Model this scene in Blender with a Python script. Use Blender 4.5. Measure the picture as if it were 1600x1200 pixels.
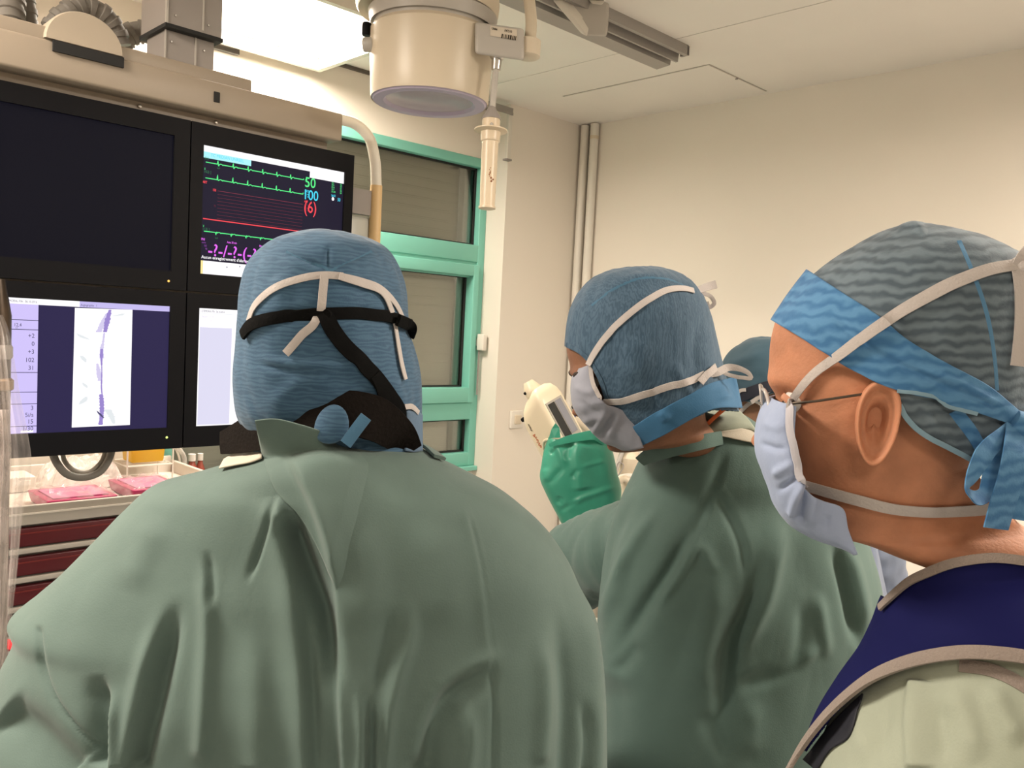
import bpy, math, random
import numpy as np
from mathutils import Vector
from mathutils.bvhtree import BVHTree
random.seed(4)
for o in list(bpy.data.objects): bpy.data.objects.remove(o)
SC = bpy.context.scene
COL = SC.collection
# ------------------------------------------------------------------ camera
FPX = 1320.0                                   # focal length for a 1600 x 1200 picture
AX = np.array([[0.71498411, -0.69723102, 0.05163947],      # camera right
               [-0.00794427, -0.08195867, -0.99660407],    # camera down
               [0.69909557, 0.71214583, -0.06413814]]).T   # camera forward
EYE = np.array([0.0, 0.0, 1.62])
cam_d = bpy.data.cameras.new('camera'); cam_d.sensor_width = 36; cam_d.sensor_fit = 'HORIZONTAL'
cam_d.lens = 36 * FPX / 1600; cam_d.clip_start = 0.05
cam = bpy.data.objects.new('camera', cam_d); COL.objects.link(cam)
from mathutils import Matrix
r_, d_, f_ = AX[:, 0], AX[:, 1], AX[:, 2]
cam.matrix_world = Matrix(((r_[0], -d_[0], -f_[0], 0), (r_[1], -d_[1], -f_[1], 0), (r_[2], -d_[2], -f_[2], 1.62), (0, 0, 0, 1)))
SC.camera = cam
# ------------------------------------------------------------------ world, exposure, lights
vs = SC.view_settings
vs.view_transform = 'Standard'; vs.look = 'None'; vs.exposure = 0.0; vs.gamma = 1.0; vs.use_curve_mapping = False
wd = bpy.data.worlds.new('world'); SC.world = wd; wd.use_nodes = True
wd.node_tree.nodes['Background'].inputs[0].default_value = (0.02, 0.025, 0.035, 1)
wd.node_tree.nodes['Background'].inputs[1].default_value = 1.0
WARM = (1.0, 0.88, 0.75)
def area(name, loc, sx, sy, power, col=WARM, rot=(0, 0, 0)):
    l = bpy.data.lights.new(name, 'AREA'); l.shape = 'RECTANGLE'; l.size = sx; l.size_y = sy; l.energy = power; l.color = col
    o = bpy.data.objects.new(name, l); COL.objects.link(o); o.location = loc; o.rotation_euler = rot
    return o
L1 = area('lamp_light', (1.47, 2.62, 2.622), 0.56, 0.60, 42)          # under the troffer seen in the picture
L2 = area('lamp_light', (-0.55, 1.60, 2.60), 0.55, 0.55, 96)          # troffers elsewhere on the same ceiling
L3 = area('lamp_light', (2.0, -0.5, 2.60), 0.55, 0.55, 90)
L_FILL = area('lamp_light', (-0.7, -1.0, 2.60), 0.55, 0.55, 20)  # fill light added to brighten the sides that face the camera
# ------------------------------------------------------------------ helpers: pixels to points
def ray(px, py): return AX @ np.array([(px - 800) / FPX, (py - 600) / FPX, 1.0])
def at(px, py, d): return EYE + ray(px, py) * d
def on(px, py, axis, val):
    r = ray(px, py); return EYE + r * ((val - EYE[axis]) / r[axis])
def to_px(P):
    c = (np.asarray(P) - EYE) @ AX
    return 800 + FPX * c[..., 0] / c[..., 2], 600 + FPX * c[..., 1] / c[..., 2], c[..., 2]
FWD = np.array([f_[0], f_[1], 0]); FWD /= np.linalg.norm(FWD)
RGT = np.array([FWD[1], -FWD[0], 0])
UP = np.array([0, 0, 1.0])
# ------------------------------------------------------------------ helpers: materials
MATS = {}
def mat(name, col, rough=0.6, metal=0.0, bump=0.0, scale=60.0, var=0.0, vscale=6.0, emit=None, es=0.0, alpha=None, trans=0.0, sheen=0.0, spec=0.5, sss=0.0, stretch=None):
    if name in MATS: return MATS[name]
    m = bpy.data.materials.new(name); m.use_nodes = True; nt = m.node_tree; N = nt.nodes; L = nt.links
    b = N['Principled BSDF']
    b.inputs['Base Color'].default_value = (*col, 1); b.inputs['Roughness'].default_value = rough; b.inputs['Metallic'].default_value = metal
    b.inputs['Specular IOR Level'].default_value = spec
    if sheen: b.inputs['Sheen Weight'].default_value = sheen; b.inputs['Sheen Roughness'].default_value = .5
    if sss: b.inputs['Subsurface Weight'].default_value = sss; b.inputs['Subsurface Radius'].default_value = (.012, .005, .003); b.inputs['Subsurface Scale'].default_value = 1.0
    if emit: b.inputs['Emission Color'].default_value = (*emit, 1); b.inputs['Emission Strength'].default_value = es
    if alpha is not None: b.inputs['Alpha'].default_value = alpha
    if trans: b.inputs['Transmission Weight'].default_value = trans
    if var or bump:
        tc = N.new('ShaderNodeTexCoord'); src = tc.outputs['Object']
        if stretch:
            mp = N.new('ShaderNodeMapping'); mp.inputs['Scale'].default_value = stretch; L.new(src, mp.inputs[0]); src = mp.outputs[0]
    if var:
        n = N.new('ShaderNodeTexNoise'); n.inputs['Scale'].default_value = vscale; n.inputs['Detail'].default_value = 4; L.new(src, n.inputs['Vector'])
        r = N.new('ShaderNodeValToRGB'); r.color_ramp.elements[0].position = .3; r.color_ramp.elements[1].position = .7
        r.color_ramp.elements[0].color = (*[c * (1 - var) for c in col], 1); r.color_ramp.elements[1].color = (*[min(1, c * (1 + var)) for c in col], 1)
        L.new(n.outputs['Fac'], r.inputs[0]); L.new(r.outputs[0], b.inputs['Base Color'])
    if bump:
        n2 = N.new('ShaderNodeTexNoise'); n2.inputs['Scale'].default_value = scale; n2.inputs['Detail'].default_value = 3; L.new(src, n2.inputs['Vector'])
        bp = N.new('ShaderNodeBump'); bp.inputs['Strength'].default_value = bump; bp.inputs['Distance'].default_value = .004
        L.new(n2.outputs['Fac'], bp.inputs['Height']); L.new(bp.outputs[0], b.inputs['Normal'])
    MATS[name] = m; return m
def screen_mat(name, col, s=1.0):
    if name in MATS: return MATS[name]
    return mat(name, (0.003, 0.003, 0.004), rough=.45, emit=col, es=s, spec=.05)
def clear_mat(name, col, cover, rough=.15):
    """clear plastic film: mostly lets light through, with a milky and a glossy share"""
    if name in MATS: return MATS[name]
    m = bpy.data.materials.new(name); m.use_nodes = True; nt = m.node_tree; N = nt.nodes; L = nt.links
    out = N['Material Output']; N.remove(N['Principled BSDF'])
    t = N.new('ShaderNodeBsdfTransparent'); t.inputs[0].default_value = (.97, .96, .95, 1)
    d = N.new('ShaderNodeBsdfPrincipled'); d.inputs['Base Color'].default_value = (*col, 1); d.inputs['Roughness'].default_value = rough
    tc = N.new('ShaderNodeTexCoord'); n = N.new('ShaderNodeTexNoise'); n.inputs['Scale'].default_value = 14; n.inputs['Detail'].default_value = 5
    L.new(tc.outputs['Object'], n.inputs['Vector'])
    mr = N.new('ShaderNodeMapRange'); mr.inputs[1].default_value = .3; mr.inputs[2].default_value = .75
    mr.inputs[3].default_value = cover * .5; mr.inputs[4].default_value = min(1, cover * 1.6); L.new(n.outputs['Fac'], mr.inputs[0])
    x = N.new('ShaderNodeMixShader'); L.new(mr.outputs[0], x.inputs[0]); L.new(t.outputs[0], x.inputs[1]); L.new(d.outputs[0], x.inputs[2])
    L.new(x.outputs[0], out.inputs[0]); MATS[name] = m; return m
def glass_mat():
    if 'glass' in MATS: return MATS['glass']
    m = bpy.data.materials.new('glass'); m.use_nodes = True; nt = m.node_tree; N = nt.nodes; L = nt.links
    out = N['Material Output']; N.remove(N['Principled BSDF'])
    t = N.new('ShaderNodeBsdfTransparent'); t.inputs[0].default_value = (.95, .97, .95, 1)
    g = N.new('ShaderNodeBsdfGlossy'); g.inputs['Roughness'].default_value = .02
    fr = N.new('ShaderNodeFresnel'); fr.inputs[0].default_value = 1.5
    x = N.new('ShaderNodeMixShader'); L.new(fr.outputs[0], x.inputs[0]); L.new(t.outputs[0], x.inputs[1]); L.new(g.outputs[0], x.inputs[2])
    L.new(x.outputs[0], out.inputs[0]); MATS['glass'] = m; return m
# ------------------------------------------------------------------ helpers: objects and meshes
ORG = {}
def tag(o, label=None, cat=None, group=None, kind=None):
    if label: o['label'] = label
    if cat: o['category'] = cat
    if group: o['group'] = group
    if kind: o['kind'] = kind
    return o
def thing(name, label, cat, loc, group=None, parent=None):
    o = bpy.data.objects.new(name, None); COL.objects.link(o); o.empty_display_size = .05
    o.location = [float(c) for c in loc]; ORG[o] = np.array(loc, float)
    return tag(o, label, cat, group)
def mesh_obj(name, V, F, m, parent=None, smooth=True, origin=None, sharp=None):
    V = np.asarray(V, float)
    if parent is not None: og = ORG[parent]
    elif origin is not None: og = np.array(origin, float)
    else: og = np.zeros(3)
    me = bpy.data.meshes.new(name); me.from_pydata((V - og).tolist(), [], [list(map(int, f)) for f in F]); me.materials.append(m); me.update()
    me.polygons.foreach_set('use_smooth', [bool(smooth)] * len(me.polygons))
    if smooth and sharp: me.set_sharp_from_angle(angle=math.radians(sharp))
    o = bpy.data.objects.new(name, me); COL.objects.link(o)
    if parent is not None: o.parent = parent
    else: o.location = og.tolist()
    ORG[o] = og
    return o
class MB:
    def __init__(s): s.V = []; s.F = []
    def add(s, V, F):
        n = len(s.V); s.V += [list(map(float, v)) for v in V]; s.F += [[i + n for i in f] for f in F]; return s
    def box(s, x0, x1, y0, y1, z0, z1, bev=0.0):
        return s.hexa([(x0, y0, z0), (x1, y0, z0), (x1, y1, z0), (x0, y1, z0)], [(x0, y0, z1), (x1, y0, z1), (x1, y1, z1), (x0, y1, z1)], bev)
    def hexa(s, A, B, bev=0.0):
        A = [np.array(a, float) for a in A]; B = [np.array(b, float) for b in B]
        if bev <= 0:
            return s.add(A + B, [(3, 2, 1, 0), (4, 5, 6, 7), (0, 1, 5, 4), (1, 2, 6, 5), (2, 3, 7, 6), (3, 0, 4, 7)])
        import bmesh
        bm = bmesh.new(); vs_ = [bm.verts.new(v) for v in A + B]
        for f in [(3, 2, 1, 0), (4, 5, 6, 7), (0, 1, 5, 4), (1, 2, 6, 5), (2, 3, 7, 6), (3, 0, 4, 7)]: bm.faces.new([vs_[i] for i in f])
        bmesh.ops.bevel(bm, geom=bm.edges[:], offset=bev, segments=3, profile=.5, affect='EDGES')
        bmesh.ops.recalc_face_normals(bm, faces=bm.faces[:])
        bm.verts.index_update()
        s.add([v.co[:] for v in bm.verts], [[v.index for v in f.verts] for f in bm.faces]); bm.free(); return s
    def lathe(s, prof, c, axis=(0, 0, 1), n=48, closed=True):
        """prof: (radius, height) pairs along the axis from c"""
        a = np.array(axis, float); a /= np.linalg.norm(a); c = np.array(c, float)
        u = np.cross(a, [0, 0, 1] if abs(a[2]) < .9 else [1, 0, 0]); u /= np.linalg.norm(u); v = np.cross(a, u)
        V = []; F = []
        for r, h in prof:
            for k in range(n):
                t = 2 * math.pi * k / n; V.append(c + a * h + (u * math.cos(t) + v * math.sin(t)) * r)
        for i in range(len(prof) - 1):
            for k in range(n):
                k2 = (k + 1) % n; F.append((i * n + k, i * n + k2, (i + 1) * n + k2, (i + 1) * n + k))
        if closed: F.append(tuple(reversed(range(n)))); F.append(tuple(range((len(prof) - 1) * n, len(prof) * n)))
        return s.add(V, F)
    def tube(s, pts, r, n=12, squash=1.0, closed=True):
        P = np.array(pts, float); m = len(P); R = np.broadcast_to(np.asarray(r, float), (m,))
        T = np.gradient(P, axis=0); T /= np.linalg.norm(T, axis=1)[:, None] + 1e-12
        u = np.cross(T[0], [0, 0, 1]); 
        if np.linalg.norm(u) < .1: u = np.cross(T[0], [1, 0, 0])
        V = []; F = []
        for i in range(m):
            u = u - T[i] * u.dot(T[i]); u /= np.linalg.norm(u); v = np.cross(T[i], u)
            for k in range(n):
                t = 2 * math.pi * k / n; V.append(P[i] + (u * math.cos(t) + v * math.sin(t) * squash) * R[i])
        for i in range(m - 1):
            for k in range(n):
                k2 = (k + 1) % n; F.append((i * n + k, i * n + k2, (i + 1) * n + k2, (i + 1) * n + k))
        if closed: F.append(tuple(reversed(range(n)))); F.append(tuple(range((m - 1) * n, m * n)))
        return s.add(V, F)
    def build(s, name, m, parent=None, smooth=False, sharp=40, origin=None):
        return mesh_obj(name, s.V, s.F, m, parent, smooth, origin, sharp)
def smooth_path(pts, n=40):
    """Catmull-Rom through points of any dimension"""
    P = np.array(pts, float); m = len(P)
    if m == 2:
        t = np.linspace(0, 1, n)[:, None]; return P[0] * (1 - t) + P[1] * t
    d = np.r_[0, np.cumsum(np.linalg.norm(np.diff(P, axis=0), axis=1))]
    t = np.linspace(0, d[-1], n); i = np.clip(np.searchsorted(d, t, 'right') - 1, 0, m - 2)
    h = np.diff(d)[:, None]; sl = np.diff(P, axis=0) / np.maximum(h, 1e-9)
    M = np.empty_like(P); M[0] = sl[0]; M[-1] = sl[-1]
    M[1:-1] = (sl[:-1] * h[1:] + sl[1:] * h[:-1]) / (h[:-1] + h[1:])
    hh = h[i]; u = ((t - d[i])[:, None]) / np.maximum(hh, 1e-9)
    return (2*u**3 - 3*u**2 + 1) * P[i] + (u**3 - 2*u**2 + u) * hh * M[i] + (-2*u**3 + 3*u**2) * P[i+1] + (u**3 - u**2) * hh * M[i+1]
def text_obj(s, x, y, z, h, m, parent, name='readout', sx=.7, align='LEFT', bold=0.0, frame=None, fit=None):
    """flat lettering; without a frame it stands in the XZ plane facing -Y; frame = (origin, right, up)"""
    cu = bpy.data.curves.new('lettering', 'FONT'); cu.body = s; cu.size = h * 1.38; cu.align_x = align; cu.offset = bold * h; cu.resolution_u = 3
    t = bpy.data.objects.new('lettering', cu); COL.objects.link(t); bpy.context.view_layer.update()
    me = t.evaluated_get(bpy.context.evaluated_depsgraph_get()).to_mesh()
    V = [v.co[:] for v in me.vertices]; F = [list(p.vertices) for p in me.polygons]
    bpy.data.objects.remove(t)
    if not V: return None
    V = np.array(V)
    if fit: V[:, 0] -= V[:, 0].min(); sx = fit / V[:, 0].max()
    if frame is None: W = np.c_[x + V[:, 0] * sx, np.full(len(V), y), z + V[:, 1]]
    else: o_, r, u = frame; W = o_ + V[:, :1] * sx * r + V[:, 1:2] * u
    return mesh_obj(name, W, F, m, parent, smooth=False)
# ------------------------------------------------------------------ palette
WALL = mat('wall_paint', (.80, .74, .66), rough=.75, bump=.05, scale=300, var=.012, vscale=2)
CEIL = mat('ceiling_paint', (.84, .79, .73), rough=.8, var=.01)
GROOVE = mat('ceiling_joint', (.25, .22, .19), rough=.9)
FLOORM = mat('vinyl_floor', (.30, .32, .33), rough=.4, var=.1, vscale=40)
TEAL = mat('teal_paint', (.19, .52, .43), rough=.35)
SHUT = mat('shutter_plastic', (.56, .52, .45), rough=.5)
DARK = mat('dark_gap', (.015, .015, .015), rough=.8)
BEIGE = mat('beige_enamel', (.36, .30, .235), rough=.4)
CREAM = mat('cream_plastic', (.66, .57, .44), rough=.35)
IVORY = mat('ivory_plastic', (.72, .50, .25), rough=.4)
GREY = mat('grey_enamel', (.30, .27, .25), rough=.4)
GREYL = mat('light_grey_enamel', (.46, .43, .39), rough=.35)
ALU = mat('aluminium', (.36, .34, .32), rough=.4, metal=.55)
CHROME = mat('steel', (.6, .58, .55), rough=.25, metal=1.0)
BLACK = mat('black_plastic', (.0045, .0045, .006), rough=.5, spec=.12)
WHITEP = mat('white_plastic', (.74, .70, .63), rough=.4)
HOSE = mat('grey_hose', (.17, .155, .135), rough=.6)
# ------------------------------------------------------------------ room
def struct(name, mb, m, label=None):
    o = mb.build(name, m); tag(o, kind='structure'); return o
H = 2.66
X0, X1, Y0, Y1 = -2.6, 3.25, -2.8, 3.03
struct('floor', MB().box(X0, X1, Y0, Y1, -.1, 0), FLOORM)
cg = struct('ceiling', MB().box(X0, 2.478, Y0, Y1, H, H + .1).box(2.482, X1, Y0, Y1, H, H + .1).box(X0, X1, Y0, Y1, H + .1, H + .12), CEIL)
hatch = MB().box(2.784, 3.205, 1.86, 2.60, H - .0035, H)
hatch.build('access_panel', CEIL, cg)
MB().box(2.778, 3.211, 1.854, 2.606, H - .0012, H - .0002).build('panel_joint', mat('panel_joint', (.42, .38, .33), rough=.9), cg)
MB().lathe([(.006, 0), (.006, .004)], on(1151, 124, 2, H - .006), n=12).build('panel_catch', GREY, cg)
MB().box(2.4785, 2.4815, Y0, 2.36, H + .001, H + .02).build('ceiling_joint', GROOVE, cg)
wx0, wx1, wz0, wz1 = 1.20, 2.735, .955, 2.415
wl = struct('wall_left', MB().box(X0, wx0, Y1, Y1 + .2, 0, H).box(wx1, X1 + .2, Y1, Y1 + .2, 0, H).box(wx0, wx1, Y1, Y1 + .2, 0, wz0).box(wx0, wx1, Y1, Y1 + .2, wz1, H).box(wx0, wx1, Y1 + .17, Y1 + .2, wz0, wz1), WALL)
struct('wall_right', MB().box(X1, X1 + .2, Y0 - .2, Y1, 0, H), WALL)
struct('wall_back', MB().box(X0, X1, Y0 - .2, Y0, 0, H), WALL)
struct('wall_front', MB().box(X0 - .2, X0, Y0 - .2, Y1 + .2, 0, H), WALL)
struct('trim_1', MB().box(2.735, X1, 2.89, Y1, 0, H), WALL)              # boxed pier in the corner
struct('baseboard_right', MB().box(X1 - .012, X1, Y0, 2.89, 0, .1), GREYL)
# window: teal aluminium, roller shutter closed behind the panes
w = bpy.data.objects.new('window_1', None); COL.objects.link(w); w.location = (wx0, Y1, wz0); ORG[w] = np.array([wx0, Y1, wz0]); tag(w, 'teal framed window with grey roller shutter closed behind its panes', None, kind='structure')
fr = MB()
ya, yb = Y1 - .012, Y1 + .06
fr.box(wx0, wx1, ya + .001, yb - .001, 2.372, wz1, .004)                 # head
fr.box(wx0, wx0 + .06, ya, yb, wz0, wz1, .004)
fr.box(2.692, wx1, ya, yb, wz0, wz1, .004)                 # right stile
fr.box(wx0 + .001, wx1 - .001, ya + .0015, yb - .001, 1.93, 2.01, .004)                 # upper transom
fr.box(wx0 + .002, wx1 - .002, ya + .01, yb - .002, 1.856, 1.935)
fr.box(wx0 + .001, wx1 - .001, ya + .0015, yb - .001, 1.18, 1.262, .004)                # lower transom
fr.box(wx0 + .001, wx1 - .001, ya + .0015, yb - .001, wz0 + .001, 1.02, .004)
fr.box(1.55, 1.62, ya - .001, yb + .001, wz0 + .002, wz1 - .002, .004)
fr.build('frame', TEAL, w, smooth=True, sharp=30)
for xa, xb in ((wx0 + .06, 1.55), (1.62, 2.692)):
    sh = MB(); sa, sb = ya - .018, yb - .02
    sh.box(xa + .001, xb - .001, sa + .001, sb - .001, 1.263, 1.335, .004); sh.box(xa + .001, xb - .001, sa + .001, sb - .001, 1.862, 1.914, .004)
    sh.box(xa, xa + .05, sa, sb, 1.262, 1.915, .004); sh.box(xb - .034, xb, sa, sb, 1.262, 1.915, .004)
    sh.build('sash', TEAL, w, smooth=True, sharp=30)
    for za, zb in ((2.01, 2.372), (1.335, 1.862), (1.02, 1.18)):
        MB().box(xa, xb, Y1 + .03, Y1 + .034, za, zb).build('pane', glass_mat(), w)
        g = MB(); q = .008                                  # black gasket round the pane
        g.box(xa, xb, Y1 + .022, Y1 + .03, za, za + q); g.box(xa, xb, Y1 + .022, Y1 + .03, zb - q, zb); g.box(xb - q - (.034 if za == 1.335 else 0), xb, Y1 + .022, Y1 + .03, za, zb)
        g.build('gasket', DARK, w)
MB().box(2.652, 2.69, Y1 + .062, Y1 + .10, wz0, wz1).build('shutter_rail', GREY, w)
slat = MB()
for (a0, a1, b0, b1) in ((.0, .008, .0, .012), (.008, .036, -.004, .010), (.036, .044, 0, .012)): slat.box(wx0, 2.66, Y1 + .112 + b0, Y1 + .112 + b1, wz0 + a0, wz0 + a1)
s0 = slat.build('shutter_slat', SHUT, w, smooth=False)
for k in range(1, 33):
    s = s0.copy(); COL.objects.link(s); s.location = (0, 0, k * .0445)
MB().box(wx0, wx1, Y1 - .035, Y1 + .05, wz0 - .022, wz0, .004).build('sill', TEAL, w)
hd = MB().box(2.694, 2.722, Y1 - .075, Y1 - .03, 1.513, 1.592, .006).box(2.700, 2.716, Y1 - .05, Y1 - .01, 1.535, 1.57)
hd.build('window_handle', WHITEP, w, smooth=True)
MB().box(2.706, 2.712, Y1 - .036, Y1 - .03, 1.30, 1.515).build('handle_rod', GREY, w)
# ------------------------------------------------------------------ ceiling lamp
def troffer(x0, x1, y0, y1, label, z0=2.580, group=None):
    t = thing('ceiling_light', label, 'lamp', ((x0 + x1) / 2, (y0 + y1) / 2, H), group)
    f = MB(); b = .022
    for (a, bb, c, d) in ((x0, x1, y0, y0 + b), (x0, x1, y1 - b, y1), (x0, x0 + b, y0 + b, y1 - b), (x1 - b, x1, y0 + b, y1 - b)): f.box(a, bb, c, d, z0, H)
    f.build('frame', mat('lamp_frame', (.62, .58, .50), rough=.35), t)
    MB().box(x0 + b, x1 - b, y0 + b, y1 - b, z0 + .046, z0 + .054).build('diffuser', mat('lamp_diffuser', (.8, .8, .78), rough=.4, emit=(1, .90, .72), es=2.6), t)
    return t
troffer(1.16, 1.775, 2.30, 2.965, 'bright square ceiling lamp above the window, edges in pale metal')
troffer(-.85, -.25, 1.3, 1.9, 'square ceiling lamp on the far side of the room from the window pier')
troffer(1.7, 2.3, -.8, -.2, 'square ceiling lamp near the plain wall, away from the window')
troffer(-1.0, -.4, -1.3, -.7, 'square fill lamp added out of view at the back of the room')  # housing for the added fill light, out of view
# air grille on window wall
t = thing('air_vent', 'small dark grey framed vent high on the wall beside the bright ceiling lamp', 'vent', (1.40, Y1, 2.58))
f = MB()
for (a, b, c, d) in ((1.2, 1.465, 2.575, 2.59), (1.2, 1.465, 2.635, 2.65), (1.2, 1.215, 2.59, 2.635), (1.45, 1.465, 2.59, 2.635)): f.box(a, b, Y1 - .02, Y1 - .001, c, d)
f.build('frame', mat('vent_grey', (.12, .11, .10), rough=.5), t)
for k in range(4): MB().box(1.215, 1.45, Y1 - .012, Y1 - .004, 2.592 + k * .0115, 2.598 + k * .0115).build('slat', GREY, t)
# dark joint where ceiling meets window wall
struct('trim_2', MB().box(1.80, 2.735, Y1 - .014, Y1, H - .014, H - .001), mat('trim_dark', (.10, .085, .07), rough=.6))
# vertical pipes in the corner
for i, (x, y, r) in enumerate(((3.226, 2.858, .0215), (3.226, 2.795, .0215))):
    t = thing('heating_pipe', ('cream vertical pipe in the room corner, the one against the pier', 'cream vertical pipe near the room corner, the one further out on the plain wall')[i], 'pipe', (x, y, 0), 'riser pipes')
    MB().tube([(x, y, .0), (x, y, H - .005)], r, n=20).build('pipe', WHITEP, t, smooth=True)
    for z in (1.05, 2.58) if i else (1.05,): MB().tube([(x, y, z), (x, y, z + .016)], r + .002, n=20).box(x, X1 - .001, y - .004, y + .004, z, z + .012).build('clip', CREAM, t, smooth=True)
# light switch
sx, sz = 2.872, 1.188
t = thing('light_switch', 'square white light switch on the pier beside the window', 'switch', (sx, 2.89, sz))
MB().box(sx - .043, sx + .043, 2.874, 2.8895, sz - .043, sz + .043, .004).build('plate', WHITEP, t, smooth=True)
MB().box(sx - .022, sx + .022, 2.868, 2.875, sz - .022, sz + .022, .003).build('rocker', CREAM, t, smooth=True)
# curtain bracket
t = thing('curtain_bracket', 'grey angled metal bracket fixed high on the pier behind the lamp handle', 'bracket', (2.71, 2.87, 2.4))
MB().box(2.54, 2.725, 2.86, 2.885, 2.612, 2.632).box(2.54, 2.725, 2.858, 2.862, 2.6, 2.612).build('rail_end', ALU, t)
MB().box(2.708, 2.732, 2.868, 2.886, 2.40, 2.612, .003).build('arm', WHITEP, t)
MB().box(2.70, 2.734, 2.862, 2.888, 2.395, 2.403).build('foot', GREY, t)
# ------------------------------------------------------------------ ceiling rail and carriage
t = thing('ceiling_rail', 'long grooved aluminium rail mounted under the ceiling', 'rail', (1.5, 1.87, H))
prof = [(1.80, .0), (1.80, -.035), (1.815, -.035), (1.818, -.022), (1.84, -.022), (1.843, -.05), (1.852, -.05), (1.856, -.026), (1.872, -.026), (1.876, -.055), (1.935, -.06), (1.94, -.05), (1.90, -.04), (1.90, 0)]
V = [(x, y, H + z) for x in (.35, 2.56) for y, z in prof]; n = len(prof)
F = [(i, (i + 1) % n, n + (i + 1) % n, n + i) for i in range(n)] + [tuple(range(n)), tuple(range(2 * n - 1, n - 1, -1))]
MB().add(V, F).build('extrusion', ALU, t)
MB().box(2.555, 2.566, 1.80, 1.832, H - .034, H - .002).build('end_stop', GREY, t)
t = thing('rail_carriage', 'pale wedge shaped trolley housing hanging from the ceiling rail', 'trolley', (2.03, 1.78, 2.56))
A = [at(872, 0, 2.58), at(952, -4, 2.66), at(953, -60, 2.78), at(856, -40, 2.72)]
B = [at(916, 57, 2.60), at(949, 59, 2.66), at(951, 40, 2.80), at(905, 30, 2.76)]
MB().hexa(A, B, .012).build('housing', GREYL, t, smooth=True)
A = [at(862, 0, 2.575), at(878, 0, 2.573), at(880, -30, 2.60), at(862, -30, 2.60)]
B = [at(908, 53, 2.60), at(918, 58, 2.595), at(922, 40, 2.63), at(905, 36, 2.63)]
MB().hexa(A, B, .004).build('side_cover', WHITEP, t, smooth=True)
MB().hexa([at(920, 0, 2.62), at(945, 2, 2.62), at(945, 0, 2.66), at(920, -2, 2.66)], [at(925, 6, 2.61), at(940, 8, 2.61), at(940, 6, 2.66), at(925, 4, 2.66)], .003).build('grip', WHITEP, t, smooth=True)
# ------------------------------------------------------------------ monitor carrier
t = thing('monitor_carrier', 'beige ceiling arm header with grey column carrying the wall of monitors', 'monitor mount', (.86, 2.05, 2.66))
MB().box(-.15, 1.258, 1.975, 2.14, 2.097, 2.170, .006).build('header', BEIGE, t, smooth=True)
MB().box(-.10, .998, 1.98, 2.13, 2.165, 2.197, .003).build('header_cover', BEIGE, t, smooth=True)
MB().box(-.12, 1.246, 2.0315, 2.075, 1.30, 2.11).build('back_plate', BEIGE, t)
MB().box(.90, .914, 1.972, 1.976, 2.122, 2.146).build('socket', DARK, t)
scr = [on(218, 166, 1, 2.03), on(337, 191, 1, 2.03), on(247, 188, 1, 2.03), on(311, 202, 1, 2.03)]
for p in scr: MB().lathe([(.005, 0), (.004, .004), (.001, .005)], p, axis=(0, -1, 0), n=12).build('screw', CHROME, t, smooth=True)
MB().lathe([(.007, 0), (.006, .006)], (.985, 2.03, 2.195), n=14).build('knob', DARK, t)
cb = MB().box(.799, .915, 2.015, 2.125, 2.19, 2.30)
cb.build('column', GREY, t)
MB().box(.797, .8, 2.0125, 2.016, 2.19, 2.30).build('column_strip', GREYL, t); MB().box(.868, .8715, 2.0125, 2.016, 2.19, 2.30).build('column_strip', GREYL, t)
MB().box(.792, .924, 1.995, 2.145, 2.278, H).build('column_sleeve', GREY, t)
MB().box(.7905, .7955, 1.9925, 1.998, 2.278, H).build('sleeve_strip', GREYL, t); MB().box(.876, .8795, 1.9925, 1.998, 2.285, H).build('sleeve_strip', GREYL, t)
MB().box(.789, .927, 1.992, 2.148, 2.270, 2.279).box(.794, .920, 2.010, 2.13, 2.195, 2.203).build('column_gasket', DARK, t)
for x in (.812, .89): MB().lathe([(.003, 0), (.002, .003)], (x, 1.994, 2.30), axis=(0, -1, 0), n=10).build('screw', CHROME, t); MB().lathe([(.003, 0), (.002, .003)], (x, 2.014, 2.245), axis=(0, -1, 0), n=10).build('screw', CHROME, t)
# half round boss over a slot
V = []; F = []; cx = .613
pr = [(.079 * math.cos(a), .072 * math.sin(a)) for a in np.linspace(math.pi, 0, 25)]
for y, k in ((1.976, 1.0), (1.970, .96)): V += [(cx + x * k, y, 2.172 + z * k) for x, z in pr]
V += [(cx + x, 2.06, 2.172 + z) for x, z in pr]
m_ = len(pr)
for i in range(m_ - 1): F += [(i, i + 1, m_ + i + 1, m_ + i), (i, 2 * m_ + i, 2 * m_ + i + 1, i + 1)]
F.append(tuple(range(m_, 2 * m_)))
MB().add(V, F)  .build('half_round_boss', mat('boss_beige', (.46, .39, .305), rough=.4), t, smooth=True, sharp=50)
MB().box(.55, .692, 1.9685, 1.9775, 2.148, 2.170).build('slot', DARK, t)
# bow handle
bow = smooth_path([on(530, 186, 1, 2.08), on(556, 194, 1, 2.07), on(576, 214, 1, 2.06), on(585, 245, 1, 2.05), on(588, 292, 1, 2.05)], 26)
MB().tube(bow, .0155, n=16).build('bow_tube', WHITEP, t, smooth=True)
MB().tube([on(588, 290, 1, 2.05), on(584, 400, 1, 2.05), on(582, 480, 1, 2.05)], .0175, n=16).build('bow_grip', IVORY, t, smooth=True)
MB().box(1.31, 1.425, 2.048, 2.075, 1.925, 1.995).build('bow_bracket', GREY, t)
MB().box(1.335, 1.415, 2.055, 2.064, 1.70, 1.92, .012).build('side_plate', mat('milky_plastic', (.55, .55, .50), rough=.3), t, smooth=True)
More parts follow.
